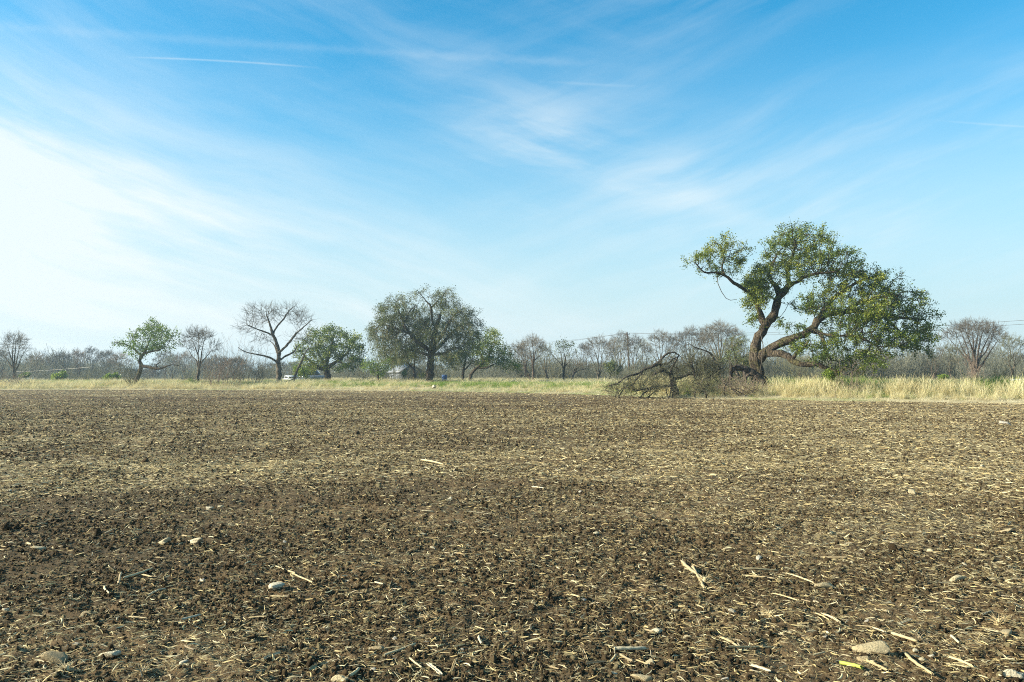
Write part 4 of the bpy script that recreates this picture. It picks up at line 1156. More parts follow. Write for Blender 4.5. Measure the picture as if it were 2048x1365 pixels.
def brush(label, Y, px, blobs, n, seed, tw='twig_olive', sc=1.0, r0=.009, limbs=5, leaf=None):
    b = ground_at(px, Y); t = Tree(b, seed)
    k = Y / FPX
    for q in range(limbs):
        bl = blobs[q % len(blobs)]
        e = at(bl[0] + t.r.uniform(-.6, .6) * bl[2], bl[1] + t.r.uniform(-.7, .2) * bl[3], Y + bl[4] + t.r.uniform(-.5, .5) * bl[5]) - b
        s0 = at(bl[0] + t.r.uniform(-.6, .6) * bl[2], 792, Y + bl[4] + t.r.uniform(-.5, .5) * bl[5]) - b; s0[2] = -.05
        mid = (s0 + e) / 2 + t.r.normal(0, .25, 3)
        t.limb([(*s0, .05), (*mid, .04), (*e, .02)], .28, 1, .5)
    A = blob_pts(t, blobs, n, Y, b); A = A[A[:, 2] > .03]
    t.grow(A, .26 * sc, .3 * sc, 40, .4); t.pipe(.009, 2.3)
    t.twigs(np.where((t.lv == 2))[0], 2, .5 * sc, 3, 1.0, (0, 0, .05), r0, r0 * .6, 3, 0, None, .3)
    t.twigs(np.where(t.lv == 3)[0][::2], 1, .3 * sc, 2, 1.0, (0, 0, 0), r0 * .7, r0 * .5, 3, 0, None, .3)
    root = empty('dead_brush', b, label, 'brush pile', 'grey dead brush heaped by the great oak')
    part(root, 'branches', t.tubes((t.lv == 2) | (t.lv == 1), 4), M['dead_bark'])
    part(root, 'twigs', t.tubes(t.lv == 3, 3), M[tw])
    if leaf: part(root, 'foliage', t.leaves(np.where(t.lv == 3)[0], leaf[1], leaf[2], .1), M[leaf[0]])
brush('low grey brush spilling onto the pale straw under the arched fallen limb', 54, 1270, [(1235, 782, 36, 12, 0, 1.2), (1290, 776, 46, 18, 0, 1.4)], 420, 601)
brush('grey-olive brush heap in front of the jagged black stump', 53.5, 1365, [(1345, 778, 44, 16, 0, 1.4), (1400, 770, 40, 22, 0, 1.5)], 460, 602)
brush('tall grey brush heap between the black stump and the great oak', 57, 1425, [(1425, 744, 40, 26, 0, 1.8), (1395, 722, 24, 16, 0, 1.5, .6), (1450, 760, 40, 24, 0, 1.6)], 520, 603)
brush('tan and rust brush heap at the left foot of the great oak', 53.5, 1470, [(1470, 772, 42, 18, 0, 1.3), (1505, 780, 28, 12, 0, 1.2)], 420, 604, 'twig_red')
brush('thin half-green scrub rising behind the broken log left of the great oak', 61, 1470, [(1472, 706, 24, 34, 0, 1.6), (1492, 722, 20, 26, 0, 1.4)], 330, 605, leaf=('olive_leaf', 2, .09))

# ------------------------------------------------------------------ grass
def tuft(seed, n, h, w, spread, lean, mat, flat=0.0, heads=False):
    r_ = np.random.default_rng(seed); V = []; F = []; T = []
    for b in range(n):
        a = r_.uniform(0, 6.28); rr = spread * math.sqrt(r_.random())
        p = np.array([rr * math.cos(a), rr * math.sin(a), -.03]); hh = h * r_.uniform(.45, 1.1)
        az_ = r_.uniform(0, 6.28); ln = lean * r_.uniform(.2, 1.2); ww = w * r_.uniform(.6, 1.3)
        d = np.array([math.cos(az_) * ln, math.sin(az_) * ln, 1.0]); d /= np.linalg.norm(d)
        if flat: d[2] *= (1 - flat); d /= np.linalg.norm(d)
        sd = np.array([-math.sin(az_ + r_.uniform(-1, 1)), math.cos(az_ + r_.uniform(-1, 1)), 0]); i0 = len(V)
        for q in range(4):
            f = q / 3
            c = p + d * hh * f; c = c + np.array([math.cos(az_), math.sin(az_), 0]) * ln * hh * .5 * f * f - np.array([0, 0, 1]) * hh * .22 * ln * f * f * (1 - flat)
            c[2] = max(c[2], 0.0 if flat else -.03)
            wq = ww * (1 - .75 * f) * (1.6 if heads and q == 2 else 1)
            V += [c - sd * wq / 2, c + sd * wq / 2]
        for q in range(3): F.append((i0 + 2 * q, i0 + 2 * q + 1, i0 + 2 * q + 3, i0 + 2 * q + 2))
        T += [r_.random()] * 8
    return mesh_from('grass_tuft', np.array(V), np.array(F, np.int32), M[mat], False, {'tint': np.array(T)})
dry = [tuft(700 + k, 46, 1.0, .012, .22, .45 + .12 * k, 'grass_dry', heads=True) for k in range(5)]
pale = [tuft(720 + k, 50, .42, .012, .26, 1.3, 'grass_pale', .35) for k in range(4)]
green = [tuft(740 + k, 60, .5, .014, .26, .45, 'grass_green') for k in range(4)]
def field_of(name, protos_, xs, o0, o1, dens, hfun, label, wide_=1.0, pfun=None):
    x0, x1 = xs; n = int(dens * (x1 - x0) * (o1 - o0))
    x = rng.uniform(x0, x1, n); o = rng.uniform(o0, o1, n) ; y = edge(x) + o
    k = np.abs(x) < y * .72 + 3
    if pfun is not None: k &= rng.random(n) < pfun(x, y, o)
    x, y, o = x[k], y[k], o[k]; n = len(x)
    h = hfun(x, y, o) * rng.uniform(.7, 1.25, n)
    wd = np.clip(h, .5, 1.6) * wide_ * rng.uniform(.8, 1.3, n)
    scatter(name, np.stack([x, y, np.maximum(land_h(x, y), soil_h(x, y)) - .02], -1), np.stack([rng.normal(0, .08, n), rng.normal(0, .08, n), rng.uniform(0, 6.28, n)], -1),
            np.stack([wd, wd, h], -1), rng.integers(0, len(protos_), n), protos_, label)
def gaps(x, y, o): return np.clip(.75 + 2.2 * fbm(x * .35, y * .35, 3), .05, 1)
field_of('straw_verge', pale, (-75, 50), -.2, 3.6, 9, lambda x, y, o: .45 + .5 * sm(o, 1, 4), 'pale flattened straw along the field edge', 1.1)
field_of('tall_dry_grass', dry + dry[:3] + green[:1], (9.5, 52), 2.6, 8.5, 7, lambda x, y, o: .6 + .62 * sm(o, 2.6, 5) + .8 * fbm(x * .3, y * .3 + 4, 2), 'tall dry bunch grass in front of the oak', 1.0, gaps)
field_of('dry_grass', dry, (-78, 12), 1.5, 9, 4.5, lambda x, y, o: .45 + .30 * sm(-x, 5, 40) + .9 * fbm(x * .2, y * .2, 2) * .5, 'knee-high dry grass', 1.3, gaps)
field_of('green_grass', green, (-90, 90), 5, 34, 2.4, lambda x, y, o: .75 + .6 * fbm(x * .1, y * .1, 2), 'green grass behind the dry verge', 1.8, lambda x, y, o: np.clip(.5 + 3.0 * fbm(x * .07, y * .09, 2) + .35 * sm(x, -15, 0), .05, 1))
field_of('tall_green_grass', green, (12, 60), 7, 16, 3.5, lambda x, y, o: 1.7 + 1.2 * fbm(x * .15, y * .15, 2), 'taller green grass behind the dry bunch grass', 1.2, gaps)
field_of('far_dry_grass', dry, (-110, 110), 9, 90, .55, lambda x, y, o: .6 + .2 * rng.random(len(x)), 'dry grass of the far pasture', 2.6, gaps)

# ------------------------------------------------------------------ buildings, vehicles, pole, wires
M['white_wall'] = mat_plain('whitewashed_siding', (0.15, 0.165, 0.18), .7, .2, .12, 3)
M['grey_wall'] = mat_plain('weathered_boards', (0.16, 0.15, 0.13), .9, .1, .3, 3)
M['roof'] = mat_plain('grey_metal_roof', (0.20, 0.21, 0.22), .5, .4, .15, 2)
M['dark_roof'] = mat_plain('rusty_dark_roof', (0.075, 0.055, 0.045), .8, .2, .3, 2)
M['window'] = mat_plain('dark_window_glass', (0.03, 0.035, 0.04), .1, .6, .1, 1)
M['white_paint'] = mat_plain('white_car_paint', (0.78, 0.79, 0.80), .3, .5, .04, 1, coat=.5)
M['grey_paint'] = mat_plain('blue_grey_car_paint', (0.16, 0.19, 0.23), .3, .5, .06, 1, coat=.5)
M['rubber'] = mat_plain('tyre_rubber', (0.03, 0.03, 0.03), .9, .2, .1, 4)
M['pole_wood'] = mat_plain('creosoted_pole', (0.085, 0.055, 0.040), .9, .1, .3, 3)
M['wire'] = mat_plain('dark_cable', (0.07, 0.07, 0.07), .6, .3, .1, 1)
M['pale_wire'] = mat_plain('pale_pipe', (0.60, 0.56, 0.48), .6, .3, .1, 1)
M['blue'] = mat_plain('blue_plastic', (0.04, 0.10, 0.25), .5, .4, .1, 2)

def house(label, name, Y, px, w, d, eave, ridge, rz, wall, roof, wins=True):
    b = ground_at(px, Y); root = empty(name, b, label, 'building', None, rz)
    mb = MB(); mb.prism([(-w / 2, -.2), (w / 2, -.2), (w / 2, eave), (0, ridge), (-w / 2, eave)], -d / 2, d / 2)
    link('wall', mb.mesh('wall', M[wall]), root)
    mb = MB()
    for s_ in (-1, 1):
        dx = w / 2 + .3; sl = (ridge - eave) / (w / 2); z1 = eave - sl * .3
        mb.prism([(0, ridge + .02), (s_ * dx, z1 + .02), (s_ * dx, z1 + .12), (0, ridge + .14)][::s_], -d / 2 - .3, d / 2 + .3)
    link('roof', mb.mesh('roof', M[roof]), root)
    if wins:
        for x_ in (-w * .25, w * .25):
            mb = MB(); mb.box(x_ - .45, -d / 2 - .06, 1.0, x_ + .45, -d / 2 + .04, 1.9); f = link('window', mb.mesh('window', M['grey_wall']), root)
            mb = MB(); mb.box(x_ - .38, -d / 2 - .08, 1.07, x_ + .38, -d / 2 - .055, 1.83); link('pane', mb.mesh('pane', M['window']), f)
        mb = MB(); mb.box(-.45, -d / 2 - .05, 0, .45, -d / 2 + .04, 2.0); link('door', mb.mesh('door', M['grey_wall']), root)
    return root
house('small pale gabled house half hidden under the left side of the drooping tree', 'small_house', 128, 812, 3.8, 5, 1.6, 2.8, R(28), 'white_wall', 'roof')
house('long low weathered shed with dark roof in the trees left of the brown umbrella tree', 'shed', 175, 1836, 4.5, 8, 1.9, 2.7, R(68), 'grey_wall', 'dark_roof', False)

def car(label, Y, px, rz, paint, suv=False, name='parked_car', dz=0.0):
    b = ground_at(px, Y) + [0, 0, dz]; root = empty(name, b, label, 'car', None, rz)
    H = 1.75 if suv else 1.45; W = .9
    lo = [(-2.2, .35), (2.2, .35), (2.25, .7), (2.1, .9), (1.1, 1.0), (-1.9, 1.02), (-2.25, .95), (-2.25, .6)]
    mb = MB(); mb.prism(lo, -W, W); link('body', mb.mesh('body', M[paint]), root)
    rf = [(-1.95 if suv else -1.5, 1.0), (1.05, .99), (.45, H - .03), (.2, H), (-1.2 if not suv else -1.75, H), (-1.35 if not suv else -1.85, H - .05)]
    mb = MB(); mb.prism([(x_ * .99, z_) for x_, z_ in rf], -W + .12, W - .12); link('cabin', mb.mesh('cabin', M[paint]), root)
    g = [(-1.3, 1.06), (.85, 1.06), (.4, H - .12), (-1.15, H - .12)]
    for s_ in (-1, 1):
        mb = MB(); y_ = s_ * (W - .12); mb.prism(g, min(y_, y_ + s_ * .01), max(y_, y_ + s_ * .01)); link('window', mb.mesh('window', M['window']), root)
    mb = MB(); a0, a1 = (1.0, 1.05), (.5, H - .1)
    mb.add([(a0[0] + .02, -W + .2, a0[1]), (a0[0] + .02, W - .2, a0[1]), (a1[0] + .03, W - .25, a1[1]), (a1[0] + .03, -W + .25, a1[1]), (a0[0] - .02, -W + .2, a0[1]), (a0[0] - .02, W - .2, a0[1]), (a1[0] - .02, W - .25, a1[1]), (a1[0] - .02, -W + .25, a1[1])],
           [(0, 1, 2, 3), (7, 6, 5, 4), (0, 4, 5, 1), (2, 6, 7, 3)])
    link('windscreen', mb.mesh('windscreen', M['window']), root)
    for x_ in (-1.35, 1.35):
        for s_ in (-1, 1):
            mb = MB(); mb.tube([(x_, s_ * (W - .2), .33), (x_, s_ * (W + .01), .33)], .33, 14); wh = link('wheel', mb.mesh('tyre', M['rubber'], False), root)
            mb = MB(); mb.tube([(x_, s_ * (W + .01), .33), (x_, s_ * (W + .03), .33)], .19, 10); link('rim', mb.mesh('rim', M['roof']), wh)
    for s_ in (-1, 1):
        mb = MB(); mb.box(2.2, s_ * .65 - .15, .68, 2.28, s_ * .65 + .15, .82); link('headlight', mb.mesh('headlight', M['roof']), root)
    return root
car('white car parked end-on in the dry grass right of the leftmost bare tree', 150, 56, R(-70), 'white_paint')
car('white car partly hidden by the leaning dead trunk', 122, 584, R(-60), 'white_paint', dz=-.45)
car('blue-grey van parked beneath the round oak', 126, 630, R(8), 'grey_paint', True)
car('white car roof just showing above the grass at the right border', 84, 2052, R(5), 'white_paint', dz=-.75)
# blue drum under the drooping tree
bb = ground_at(889, 112); mb = MB()
mb.tube([(0, 0, .1), (0, 0, .35), (0, 0, .38), (0, 0, .41), (0, 0, .72), (0, 0, .75), (0, 0, .78), (0, 0, 1.1), (0, 0, 1.13)], [.36, .38, .42, .38, .38, .42, .38, .37, .30], 14)
dr = link('plastic_drum', mb.mesh('plastic_drum', M['blue'], False), None, bb); tag(dr, 'blue plastic drum standing right of the thick drooping tree trunk', 'drum')

pb = ground_at(1260, 139); top_ = at(1254, 665, 139)
mb = MB(); mb.tube([(0, 0, -.3), (top_ - pb) * .5, top_ - pb], [.17, .15, .12], 10)
pole = empty('utility_pole', pb, 'slightly tilted dark wooden utility pole among the bare trees', 'pole')
link('post', mb.mesh('post', M['pole_wood'], True), pole)
mb = MB(); mb.tube([top_ - pb + [-.5, 0, -.35], top_ - pb + [.5, -.1, -.35]], .05, 6); link('crossarm', mb.mesh('crossarm', M['pole_wood']), pole)
for s_ in (-.45, .45):
    mb = MB(); mb.tube([top_ - pb + [s_, 0, -.3], top_ - pb + [s_, 0, -.12]], [.05, .03], 6); link('insulator', mb.mesh('insulator', M['roof']), pole)
def wire(name, a, b, sag, r_, mat, label, cat='cable'):
    a = np.array(a, float); b = np.array(b, float); mb = MB()
    P_ = [a + (b - a) * f - np.array([0, 0, sag * 4 * f * (1 - f)]) - a for f in np.linspace(0, 1, 25)]
    mb.tube(P_, r_, 5); o = link(name, mb.mesh(name, M[mat], True), None, a); tag(o, label, cat)
a_ = top_ + [.45, 0, -.12]; c_ = top_ + [-.45, 0, -.12]
e1 = at(2300, 622, 88); e2 = at(2300, 630, 87)
wire('overhead_cable', a_, e1, .9, .022, 'wire', 'upper power cable running right from the utility pole above the brown umbrella tree')
wire('overhead_cable', c_, e2, 1.1, .022, 'wire', 'lower power cable running right from the utility pole above the brown umbrella tree')
f1 = at(900, 688, 220); f2 = at(900, 692, 221)
wire('overhead_cable', a_, f1, 1.0, .022, 'wire', 'upper power cable running left from the utility pole towards the drooping tree')
wire('overhead_cable', c_, f2, 1.2, .022, 'wire', 'lower power cable running left from the utility pole towards the drooping tree')
g1 = at(30, 744, 140); g2 = at(186, 734, 130)
wire('rail_pipe', g1, g2, .1, .015, 'pale_wire', 'thin pale pipe rail strung between hazy trees above the white parked car', 'rail')

# birds
M['bird'] = mat_plain('dark_feathers', (0.02, 0.02, 0.022), .8, .2, .1, 4)
for q, (px, py, Yb, lab) in enumerate(((1802, 537, 82, 'topmost of the dark birds flying right of the great oak crown'), (1804, 547, 70, 'largest dark bird, second down, flying right of the great oak crown'),
                            (1804, 558, 85, 'dark bird flying just above the great oak foliage, lowest of the left three'), (1827, 561, 90, 'dark bird flying alone farthest right of the great oak crown'))):
    mb = MB()
    mb.tube([(-.14, 0, 0), (-.06, 0, .01), (.03, 0, .01), (.10, 0, .02), (.13, 0, .02)], [.012, .035, .04, .025, .008], 8)
    for s_ in (-1, 1):
        mb.add([(.05, s_ * .02, .02), (-.06, s_ * .02, .02), (.02, s_ * .16, .07), (-.06, s_ * .15, .065), (-.05, s_ * .28, .03), (.05, s_ * .02, .03), (-.06, s_ * .02, .03), (.02, s_ * .16, .08), (-.06, s_ * .15, .075)],
               [(0, 1, 3, 2), (5, 7, 8, 6)], [(2, 3, 4), (7, 4, 8)])
    mb.add([(-.13, 0, 0), (-.22, -.04, 0), (-.22, .04, 0), (-.13, 0, .01)], [], [(0, 1, 2), (3, 2, 1)])
    o = link('bird', mb.mesh('bird', M['bird'], True), None, at(px, py, Yb)); o.rotation_euler = (0, -.2, .5 + q); tag(o, lab, 'bird', 'birds beside the great oak')

# ------------------------------------------------------------------ stones on the field
def spot(px, py):
    Y = EYE * FPX / (py - HZN)
    for _ in range(3):
        p = at(px, py, Y); h = float(soil_h(np.array([p[0]]), np.array([Y]))[0]); Y = Y * (EYE - h) / (EYE - p[2])
    return np.array([p[0], Y, h])
smeshes = []
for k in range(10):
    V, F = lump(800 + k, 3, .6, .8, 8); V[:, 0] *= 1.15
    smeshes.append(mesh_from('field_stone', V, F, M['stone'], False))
GS = 'limestone pieces scattered over the tilled field'
big = [
 (331, 1088, 24, 'small blocky cream stone just left of the long bone-shaped stone', 1.2),
 (390, 1088, 30, 'long bone-shaped pale stone pointing away to upper left', 3.0),
 (419, 1019, 18, 'left of two round cream stones lying side by side', 1.0),
 (440, 1016, 17, 'right of two round cream stones lying side by side', 1.0),
 (551, 1177, 28, 'pitted cream and grey stone with dark shadow, mid-left foreground', 1.3),
 (168, 1231, 20, 'small bluish-white stone in the left foreground', 1.3),
 (108, 1322, 38, 'wedge-shaped tan stone at lower left, largest there', 1.7),
 (229, 1313, 34, 'flat cream stone just right of the wedge-shaped tan stone', 1.7),
 (758, 1302, 32, 'split pinkish-white stone beside crossed stalks at bottom centre', 1.5),
 (1313, 1268, 30, 'round pitted cream stone with bluish side, lower centre right', 1.0),
 (1299, 1331, 22, 'half-buried pale stone below the round pitted stone', 1.2),
 (1288, 1361, 34, 'white angular stone cut off by the bottom border right of centre', 1.6),
 (1461, 1223, 18, 'rounded yellow stone in the right foreground', 1.1),
 (1225, 1349, 14, 'small bright yellow stone near the bottom border', 1.1),
 (1514, 1119, 17, 'upright triangular cream stone above the yellow stone', .9),
 (1748, 1303, 44, 'long pitted cream stone with dark shadow at lower right', 2.0),
 (1647, 1176, 32, 'flat white stone with shaded hollow on the right side of the field', 1.8),
 (1917, 1161, 28, 'low tan stone with dark crevice near the right border', 1.5),
 (2019, 1354, 38, 'big cream triangular stone in the bottom right corner', 1.3),
 (2012, 1271, 26, 'yellowish oblong stone at the right border above the corner stone', 1.7),
 (1728, 1322, 20, 'pale round stone touching the head of a split stalk', 1.1),
 (2014, 851, 20, 'pale chunk far out near the right end of the field', 1.3),
 (1678, 829, 14, 'flat white stone near the far edge in front of the great oak', 2.0),
 (894, 931, 14, 'lone white stone in mid-field left of centre', 1.1),
 (676, 1363, 30, 'orange-white stone cut off by the bottom border left of centre', 1.6)]
small = [(28, 1028, 10), (79, 1100, 22), (146, 1291, 18), (10, 1293, 16), (9, 1222, 18), (436, 1334, 14), (404, 1165, 16), (76, 1205, 14), (22, 1208, 8), (366, 1328, 18), (602, 1015, 9), (878, 1028, 12),
 (865, 1098, 14), (847, 1070, 12), (638, 1283, 12), (746, 1341, 16), (790, 1278, 12), (846, 1274, 12), (1192, 1070, 16), (1373, 1141, 14), (1168, 1202, 16), (1349, 1223, 16), (1371, 1277, 16), (1350, 1290, 12), (1451, 1360, 18),
 (1723, 1180, 16), (1870, 1104, 16), (2013, 1066, 20), (1842, 1321, 16), (1854, 1313, 12), (1824, 1303, 12), (1663, 1069, 14), (1773, 1223, 12), (1703, 1127, 10), (1650, 1275, 10), (980, 899, 8), (1115, 948, 9), (900, 1000, 12),
 (87, 927, 10), (185, 930, 12), (661, 944, 9), (672, 959, 9), (32, 983, 12), (1527, 819, 7), (1628, 911, 12), (1750, 904, 10), (1734, 967, 11), (1722, 977, 10), (1826, 989, 20), (1372, 996, 12), (1960, 933, 10), (1953, 959, 11), (1413, 863, 6), (1772, 883, 7),
 (1995, 975, 11), (1440, 1010, 9), (1160, 985, 10), (1030, 1005, 8), (570, 1085, 10), (1000, 1110, 9), (1560, 1040, 12), (1600, 985, 9), (1890, 1075, 10), (1930, 1130, 10), (300, 1180, 9), (650, 1130, 9)]
def stone(px, py, w, label, el=1.2):
    p = spot(px, py); s_ = w / FPX * p[1] / 2 * (1.0 if w > 18 else .85)
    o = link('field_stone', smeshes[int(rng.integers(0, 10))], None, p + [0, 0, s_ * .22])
    o.scale = (s_ * max(1, el ** .5), s_ / max(.8, el ** .5), s_ * .85 / el ** .25); o.rotation_euler = (rng.normal(0, .2), rng.normal(0, .2), rng.uniform(-.5, .5) if el < 2.5 else -.6)
    tag(o, label, 'stone', GS)
for b_ in big: stone(*b_)
for b_ in small: stone(*b_, 'small loose pale limestone lying on the tilled soil', rng.uniform(.9, 1.6))
for _ in range(110):
    py = 790 + 560 * rng.random() ** 1.5; px = rng.uniform(-20, 2070)
    if rng.random() > .45 + .55 * px / 2048: continue
    stone(px, py, rng.uniform(4, 9) * (0.6 + (py - 790) / 560), 'small loose pale limestone lying on the tilled soil', rng.uniform(.9, 1.6))
V, F = lump(850, 3, .4, .8, 4)
p = ground_at(868, 80); o = link('boulder', mesh_from('boulder', V, F, M['stone'], False), None, p + [0, 0, .25]); o.scale = (.26, .24, .26); tag(o, 'pale boulder in the dry grass below the drooping tree', 'boulder')

# ------------------------------------------------------------------ chopped stalks, one by one
def mat_stalk():
    m, t = new_mat('dry_corn_stalk')
    P = objcoord(); r = orand()
    n = noi(scalev(P, (6.0, 60.0, 60.0)), 1.0, 4, .6); n2 = noi(P, 5.0, 2)
    c = ramp(r, [(0, (0.26, 0.21, 0.13)), (0.35, (0.48, 0.38, 0.20)), (0.7, (0.60, 0.51, 0.29)), (1, (0.68, 0.62, 0.44))])
    c = mixc(n * .8, c, (0.30, 0.22, 0.11)); c = mixc(sstep(n2, .55, .8) * .5, c, (0.22, 0.20, 0.17))
    finish(t, c, .7, .3, n, .5, .01); return m
M['stalk'] = mat_stalk()
M['green_stalk'] = mat_plain('yellow_green_stalk', (0.30, 0.33, 0.06), .6, .3, .2, 8)
def stalk_mesh(seed, thick, half=False, mat='stalk'):
    r_ = np.random.default_rng(seed); n = 13; x = np.linspace(-.5, .5, n)
    yb = .03 * r_.normal() * (x * 2) ** 2 + .004 * r_.normal(size=n); zb_ = .03 * r_.random() * (1 - (x * 2) ** 2)
    rad = thick * (1 - .18 * (x + .5)) * (1 + .22 * (np.abs(((x * 3.1 + r_.random()) % 1) - .5) < .07)) * (1 + .05 * r_.normal(size=n))
    k = 9; V = []; F = []
    span = 2 * math.pi if not half else math.pi * 1.15
    for i in range(n):
        for rr in ((1.0, .72) if True else (1.0,)):
            for j in range(k):
                a = span * j / (k if not half else k - 1) + (0 if not half else math.pi * .92)
                e_ = .03 * r_.normal() if i in (0, n - 1) else 0
                V.append((x[i] + e_, yb[i] + rad[i] * rr * math.cos(a), zb_[i] + rad[i] * rr * math.sin(a)))
    m_ = 2 * k
    for i in range(n - 1):
        for s_ in (0, k):
            for j in range(k if not half else k - 1):
                j2 = (j + 1) % k; q = (i * m_ + s_ + j, i * m_ + s_ + j2, (i + 1) * m_ + s_ + j2, (i + 1) * m_ + s_ + j)
                F.append(q if s_ == 0 else q[::-1])
        if half:
            for j in (0, k - 1): F.append((i * m_ + j, (i + 1) * m_ + j, (i + 1) * m_ + k + j, i * m_ + k + j))
    for i in (0, n - 1):
        for j in range(k if not half else k - 1):
            j2 = (j + 1) % k; F.append((i * m_ + j, i * m_ + j2, i * m_ + k + j2, i * m_ + k + j))
    return mesh_from('stalk', np.array(V), np.array(F, np.int32), M[mat], True)
THS = (.018, .024, .032, .040, .026, .034, .055, .065, .022, .03)
tubes_ = [stalk_mesh(900 + q, th, q % 2 == 1) for q, th in enumerate(THS)]
gst = stalk_mesh(950, .075, False, 'green_stalk')
GK = 'chopped dry stalk pieces on the tilled soil'
def stalk(x0, y0, x1, y1, label, mesh=None, lift=0.012):
    a, b = spot(x0, y0), spot(x1, y1); d = b - a; Ln = float(np.linalg.norm(d))
    if mesh is None:
        want = np.clip(.0075 * rng.uniform(.6, 1.3) / Ln, .02, .07)
        mesh = tubes_[int(np.argmin([abs(want - th) + .010 * rng.random() for th in THS]))]
    o = link('stalk_piece', mesh, None, (a + b) / 2 + [0, 0, lift + .004])
    o.scale = (Ln, Ln, Ln); o.rotation_euler = (rng.uniform(-.6, .6), -math.asin(d[2] / Ln) + rng.normal(0, .04), math.atan2(d[1], d[0]))
    tag(o, label, 'stalk', GK)
named = [((255, 1236, 293, 1243), 'yellowish stalk piece below centre of the left foreground'), ((1229, 1305, 1293, 1303), 'broad dry husk lying flat below the round pitted stone'),
 ((1238, 1316, 1265, 1328), 'short pale split stalk just under the broad dry husk'), ((1440, 1277, 1482, 1301), 'pale stalk slanting down to the long dark stalk at lower right of centre'),
 ((1450, 1305, 1548, 1295), 'longest dark grey stalk lying level at lower right of centre'), ((1478, 1142, 1555, 1145), 'upper of two parallel long pale straws in the right foreground'),
 ((1490, 1157, 1548, 1160), 'lower of two parallel long pale straws in the right foreground'), ((1648, 1231, 1684, 1252), 'thicker right-hand stalk of a slanting pair right of the yellow stone'),
 ((1629, 1231, 1660, 1243), 'thinner left-hand stalk of a slanting pair right of the yellow stone'), ((1786, 1271, 1836, 1289), 'long pale stalk pointing at the fibrous root clump at lower right'),
 ((1890, 1312, 1948, 1340), 'long straw slanting towards the bottom right corner stone'), ((1724, 1322, 1772, 1346), 'split whitish stalk running down right from the pale round stone'),
 ((583, 1151, 626, 1170), 'whitish knobbly stalk slanting down above left-centre foreground'), ((769, 1315, 830, 1295), 'long thin stalk crossing behind the split pinkish stone'),
 ((855, 1331, 881, 1355), 'pale split double stalk near the bottom border left of centre'), ((240, 1146, 244, 1176), 'grey stalk pointing straight away from the viewer at left'),
 ((840, 922, 884, 931), 'curved white straw next to the lone white mid-field stone')]
for q, lab in named: stalk(*q, lab, tubes_[6] if 'husk' in lab else None)
stalk(1684, 1331, 1724, 1342, 'bright yellow-green stalk at the bottom right, the only green one', gst)
LS = 'short chopped dry stalk piece on the dark soil'
plain = [(88, 1236, 116, 1236), (128, 1243, 150, 1241), (88, 1266, 112, 1265), (207, 1178, 218, 1193), (405, 1310, 432, 1307), (533, 1321, 563, 1311), (470, 1318, 496, 1317), (1165, 1303, 1173, 1323), (1172, 1332, 1213, 1328), (1222, 1331, 1233, 1315),
 (1258, 1286, 1285, 1291), (1500, 1335, 1537, 1348), (1710, 1255, 1748, 1260), (1900, 1276, 1923, 1291), (1895, 1332, 1940, 1341), (1853, 1244, 1920, 1248), (1810, 1315, 1862, 1356), (1966, 1262, 2000, 1270), (1640, 1118, 1692, 1120), (1570, 1150, 1635, 1170),
 (1965, 1178, 1993, 1180), (1548, 1192, 1598, 1203), (769, 1303, 802, 1297), (860, 1315, 894, 1303), (820, 1323, 845, 1341), (903, 1345, 913, 1324), (956, 1278, 962, 1294), (778, 1181, 782, 1167), (540, 1198, 574, 1199), (994, 1264, 1005, 1276), (842, 1025, 866, 1026),
 (932, 1027, 980, 1029), (1062, 976, 1086, 980), (1360, 1130, 1400, 1160), (1385, 1140, 1410, 1180), (1960, 1235, 1985, 1225), (300, 1195, 330, 1180), (360, 1245, 400, 1235), (495, 1240, 535, 1238), (262, 1283, 315, 1276), (250, 1165, 300, 1140), (620, 1345, 650, 1330), (700, 1358, 720, 1345)]
for q in plain: stalk(*q, LS)
n_ = 0
while n_ < 238:
    py = 860 + 500 * rng.random() ** .7; px = rng.uniform(-10, 2058)
    if rng.random() > .35 + .65 * px / 2048: continue
    w = rng.uniform(6, 20) * (.45 + .75 * (py - 800) / 560); a = rng.normal(0, .55)
    if rng.random() < .2: a = rng.uniform(0, 3.14)
    stalk(px - w / 2, py - w * .5 * math.sin(a) * .45, px + w / 2, py + w * .5 * math.sin(a) * .45, LS); n_ += 1

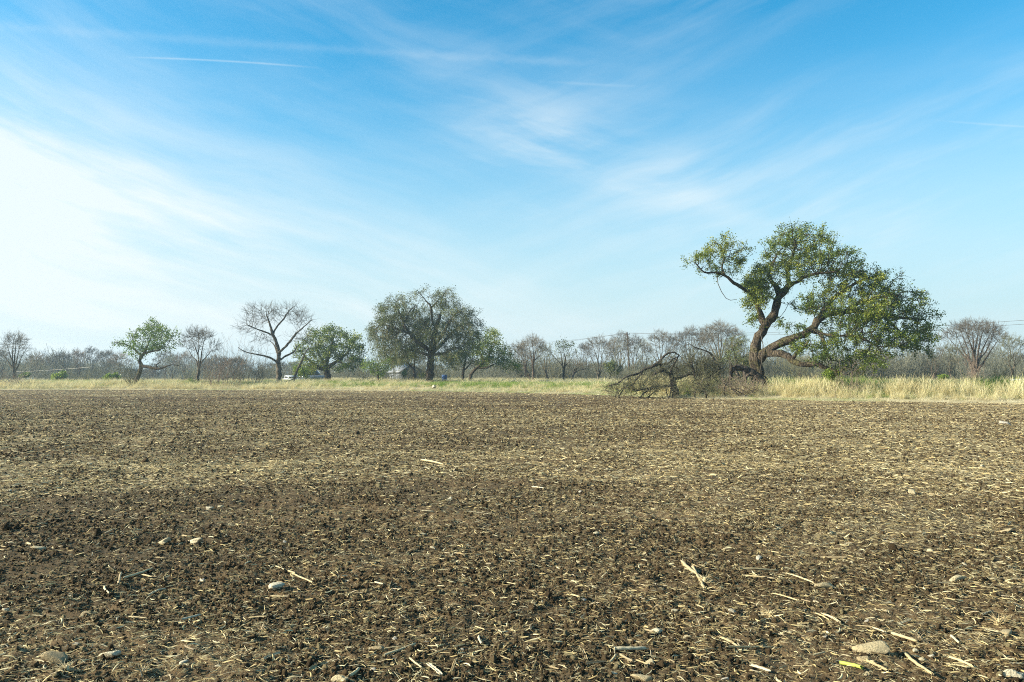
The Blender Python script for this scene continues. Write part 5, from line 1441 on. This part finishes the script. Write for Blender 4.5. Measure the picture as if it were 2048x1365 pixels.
# fibrous root clumps
def clump(px, py, w, label, seed):
    p = spot(px, py); s_ = w / FPX * p[1]; r_ = np.random.default_rng(seed); mb = MB()
    for _ in range(46):
        a = r_.uniform(0, 6.28); e = r_.uniform(.05, 1.2); Lr = s_ * r_.uniform(.3, .75)
        d = np.array([math.cos(a) * math.cos(e), math.sin(a) * math.cos(e), math.sin(e)]); b0 = np.array([r_.normal(0, .06), r_.normal(0, .06), 0]) * s_
        mb.tube([b0, b0 + d * Lr * .5 + [0, 0, .05 * s_], b0 + d * Lr + r_.normal(0, .08, 3) * s_ - [0, 0, .06 * s_]], [.0022, .0018, .001], 3, False)
    mb.tube([(0, 0, -.01), (s_ * .05, 0, s_ * .3)], [s_ * .14, s_ * .09], 7)
    o = link('root_clump', mb.mesh('root_clump', M['stalk']), None, p); tag(o, label, 'root clump', 'stubble root clumps')
for q, c_ in enumerate([(854, 1240, 34, 'brown fibrous root clump casting a dark shadow in the centre foreground'), (898, 1221, 24, 'small yellow straw tuft right above the brown root clump'), (1408, 1166, 36, 'flat rusty root clump beside crossed straws right of centre'),
        (1541, 1233, 30, 'pale frayed root clump right of the yellow stone'), (1838, 1284, 36, 'orange spiky root clump above the two small cream stones at lower right'), (525, 1264, 44, 'wide pale root clump in the lower left foreground'), (1995, 1250, 40, 'yellow matted straw clump at the right border'),
        (285, 1348, 34, 'yellow straw tuft near the bottom border at left'), (130, 1345, 40, 'pale straw tangle below the wedge-shaped tan stone')]): clump(*c_, 970 + q)

# ------------------------------------------------------------------ haze
M['haze'] = bpy.data.materials.new('haze'); M['haze'].use_nodes = True
nt_ = M['haze'].node_tree; nt_.nodes.clear()
pv = nt_.nodes.new('ShaderNodeVolumePrincipled'); ho = nt_.nodes.new('ShaderNodeOutputMaterial')
pv.inputs['Color'].default_value = (0.62, 0.84, 1.0, 1); pv.inputs['Density'].default_value = 0.0005; pv.inputs['Anisotropy'].default_value = 0.35
nt_.links.new(pv.outputs[0], ho.inputs['Volume'])
mb = MB(); mb.box(-1700, -1700, -3, 1700, 1700, 14.5)
hz = link('haze', mb.mesh('haze', M['haze'])); tag(hz, kind='stuff')
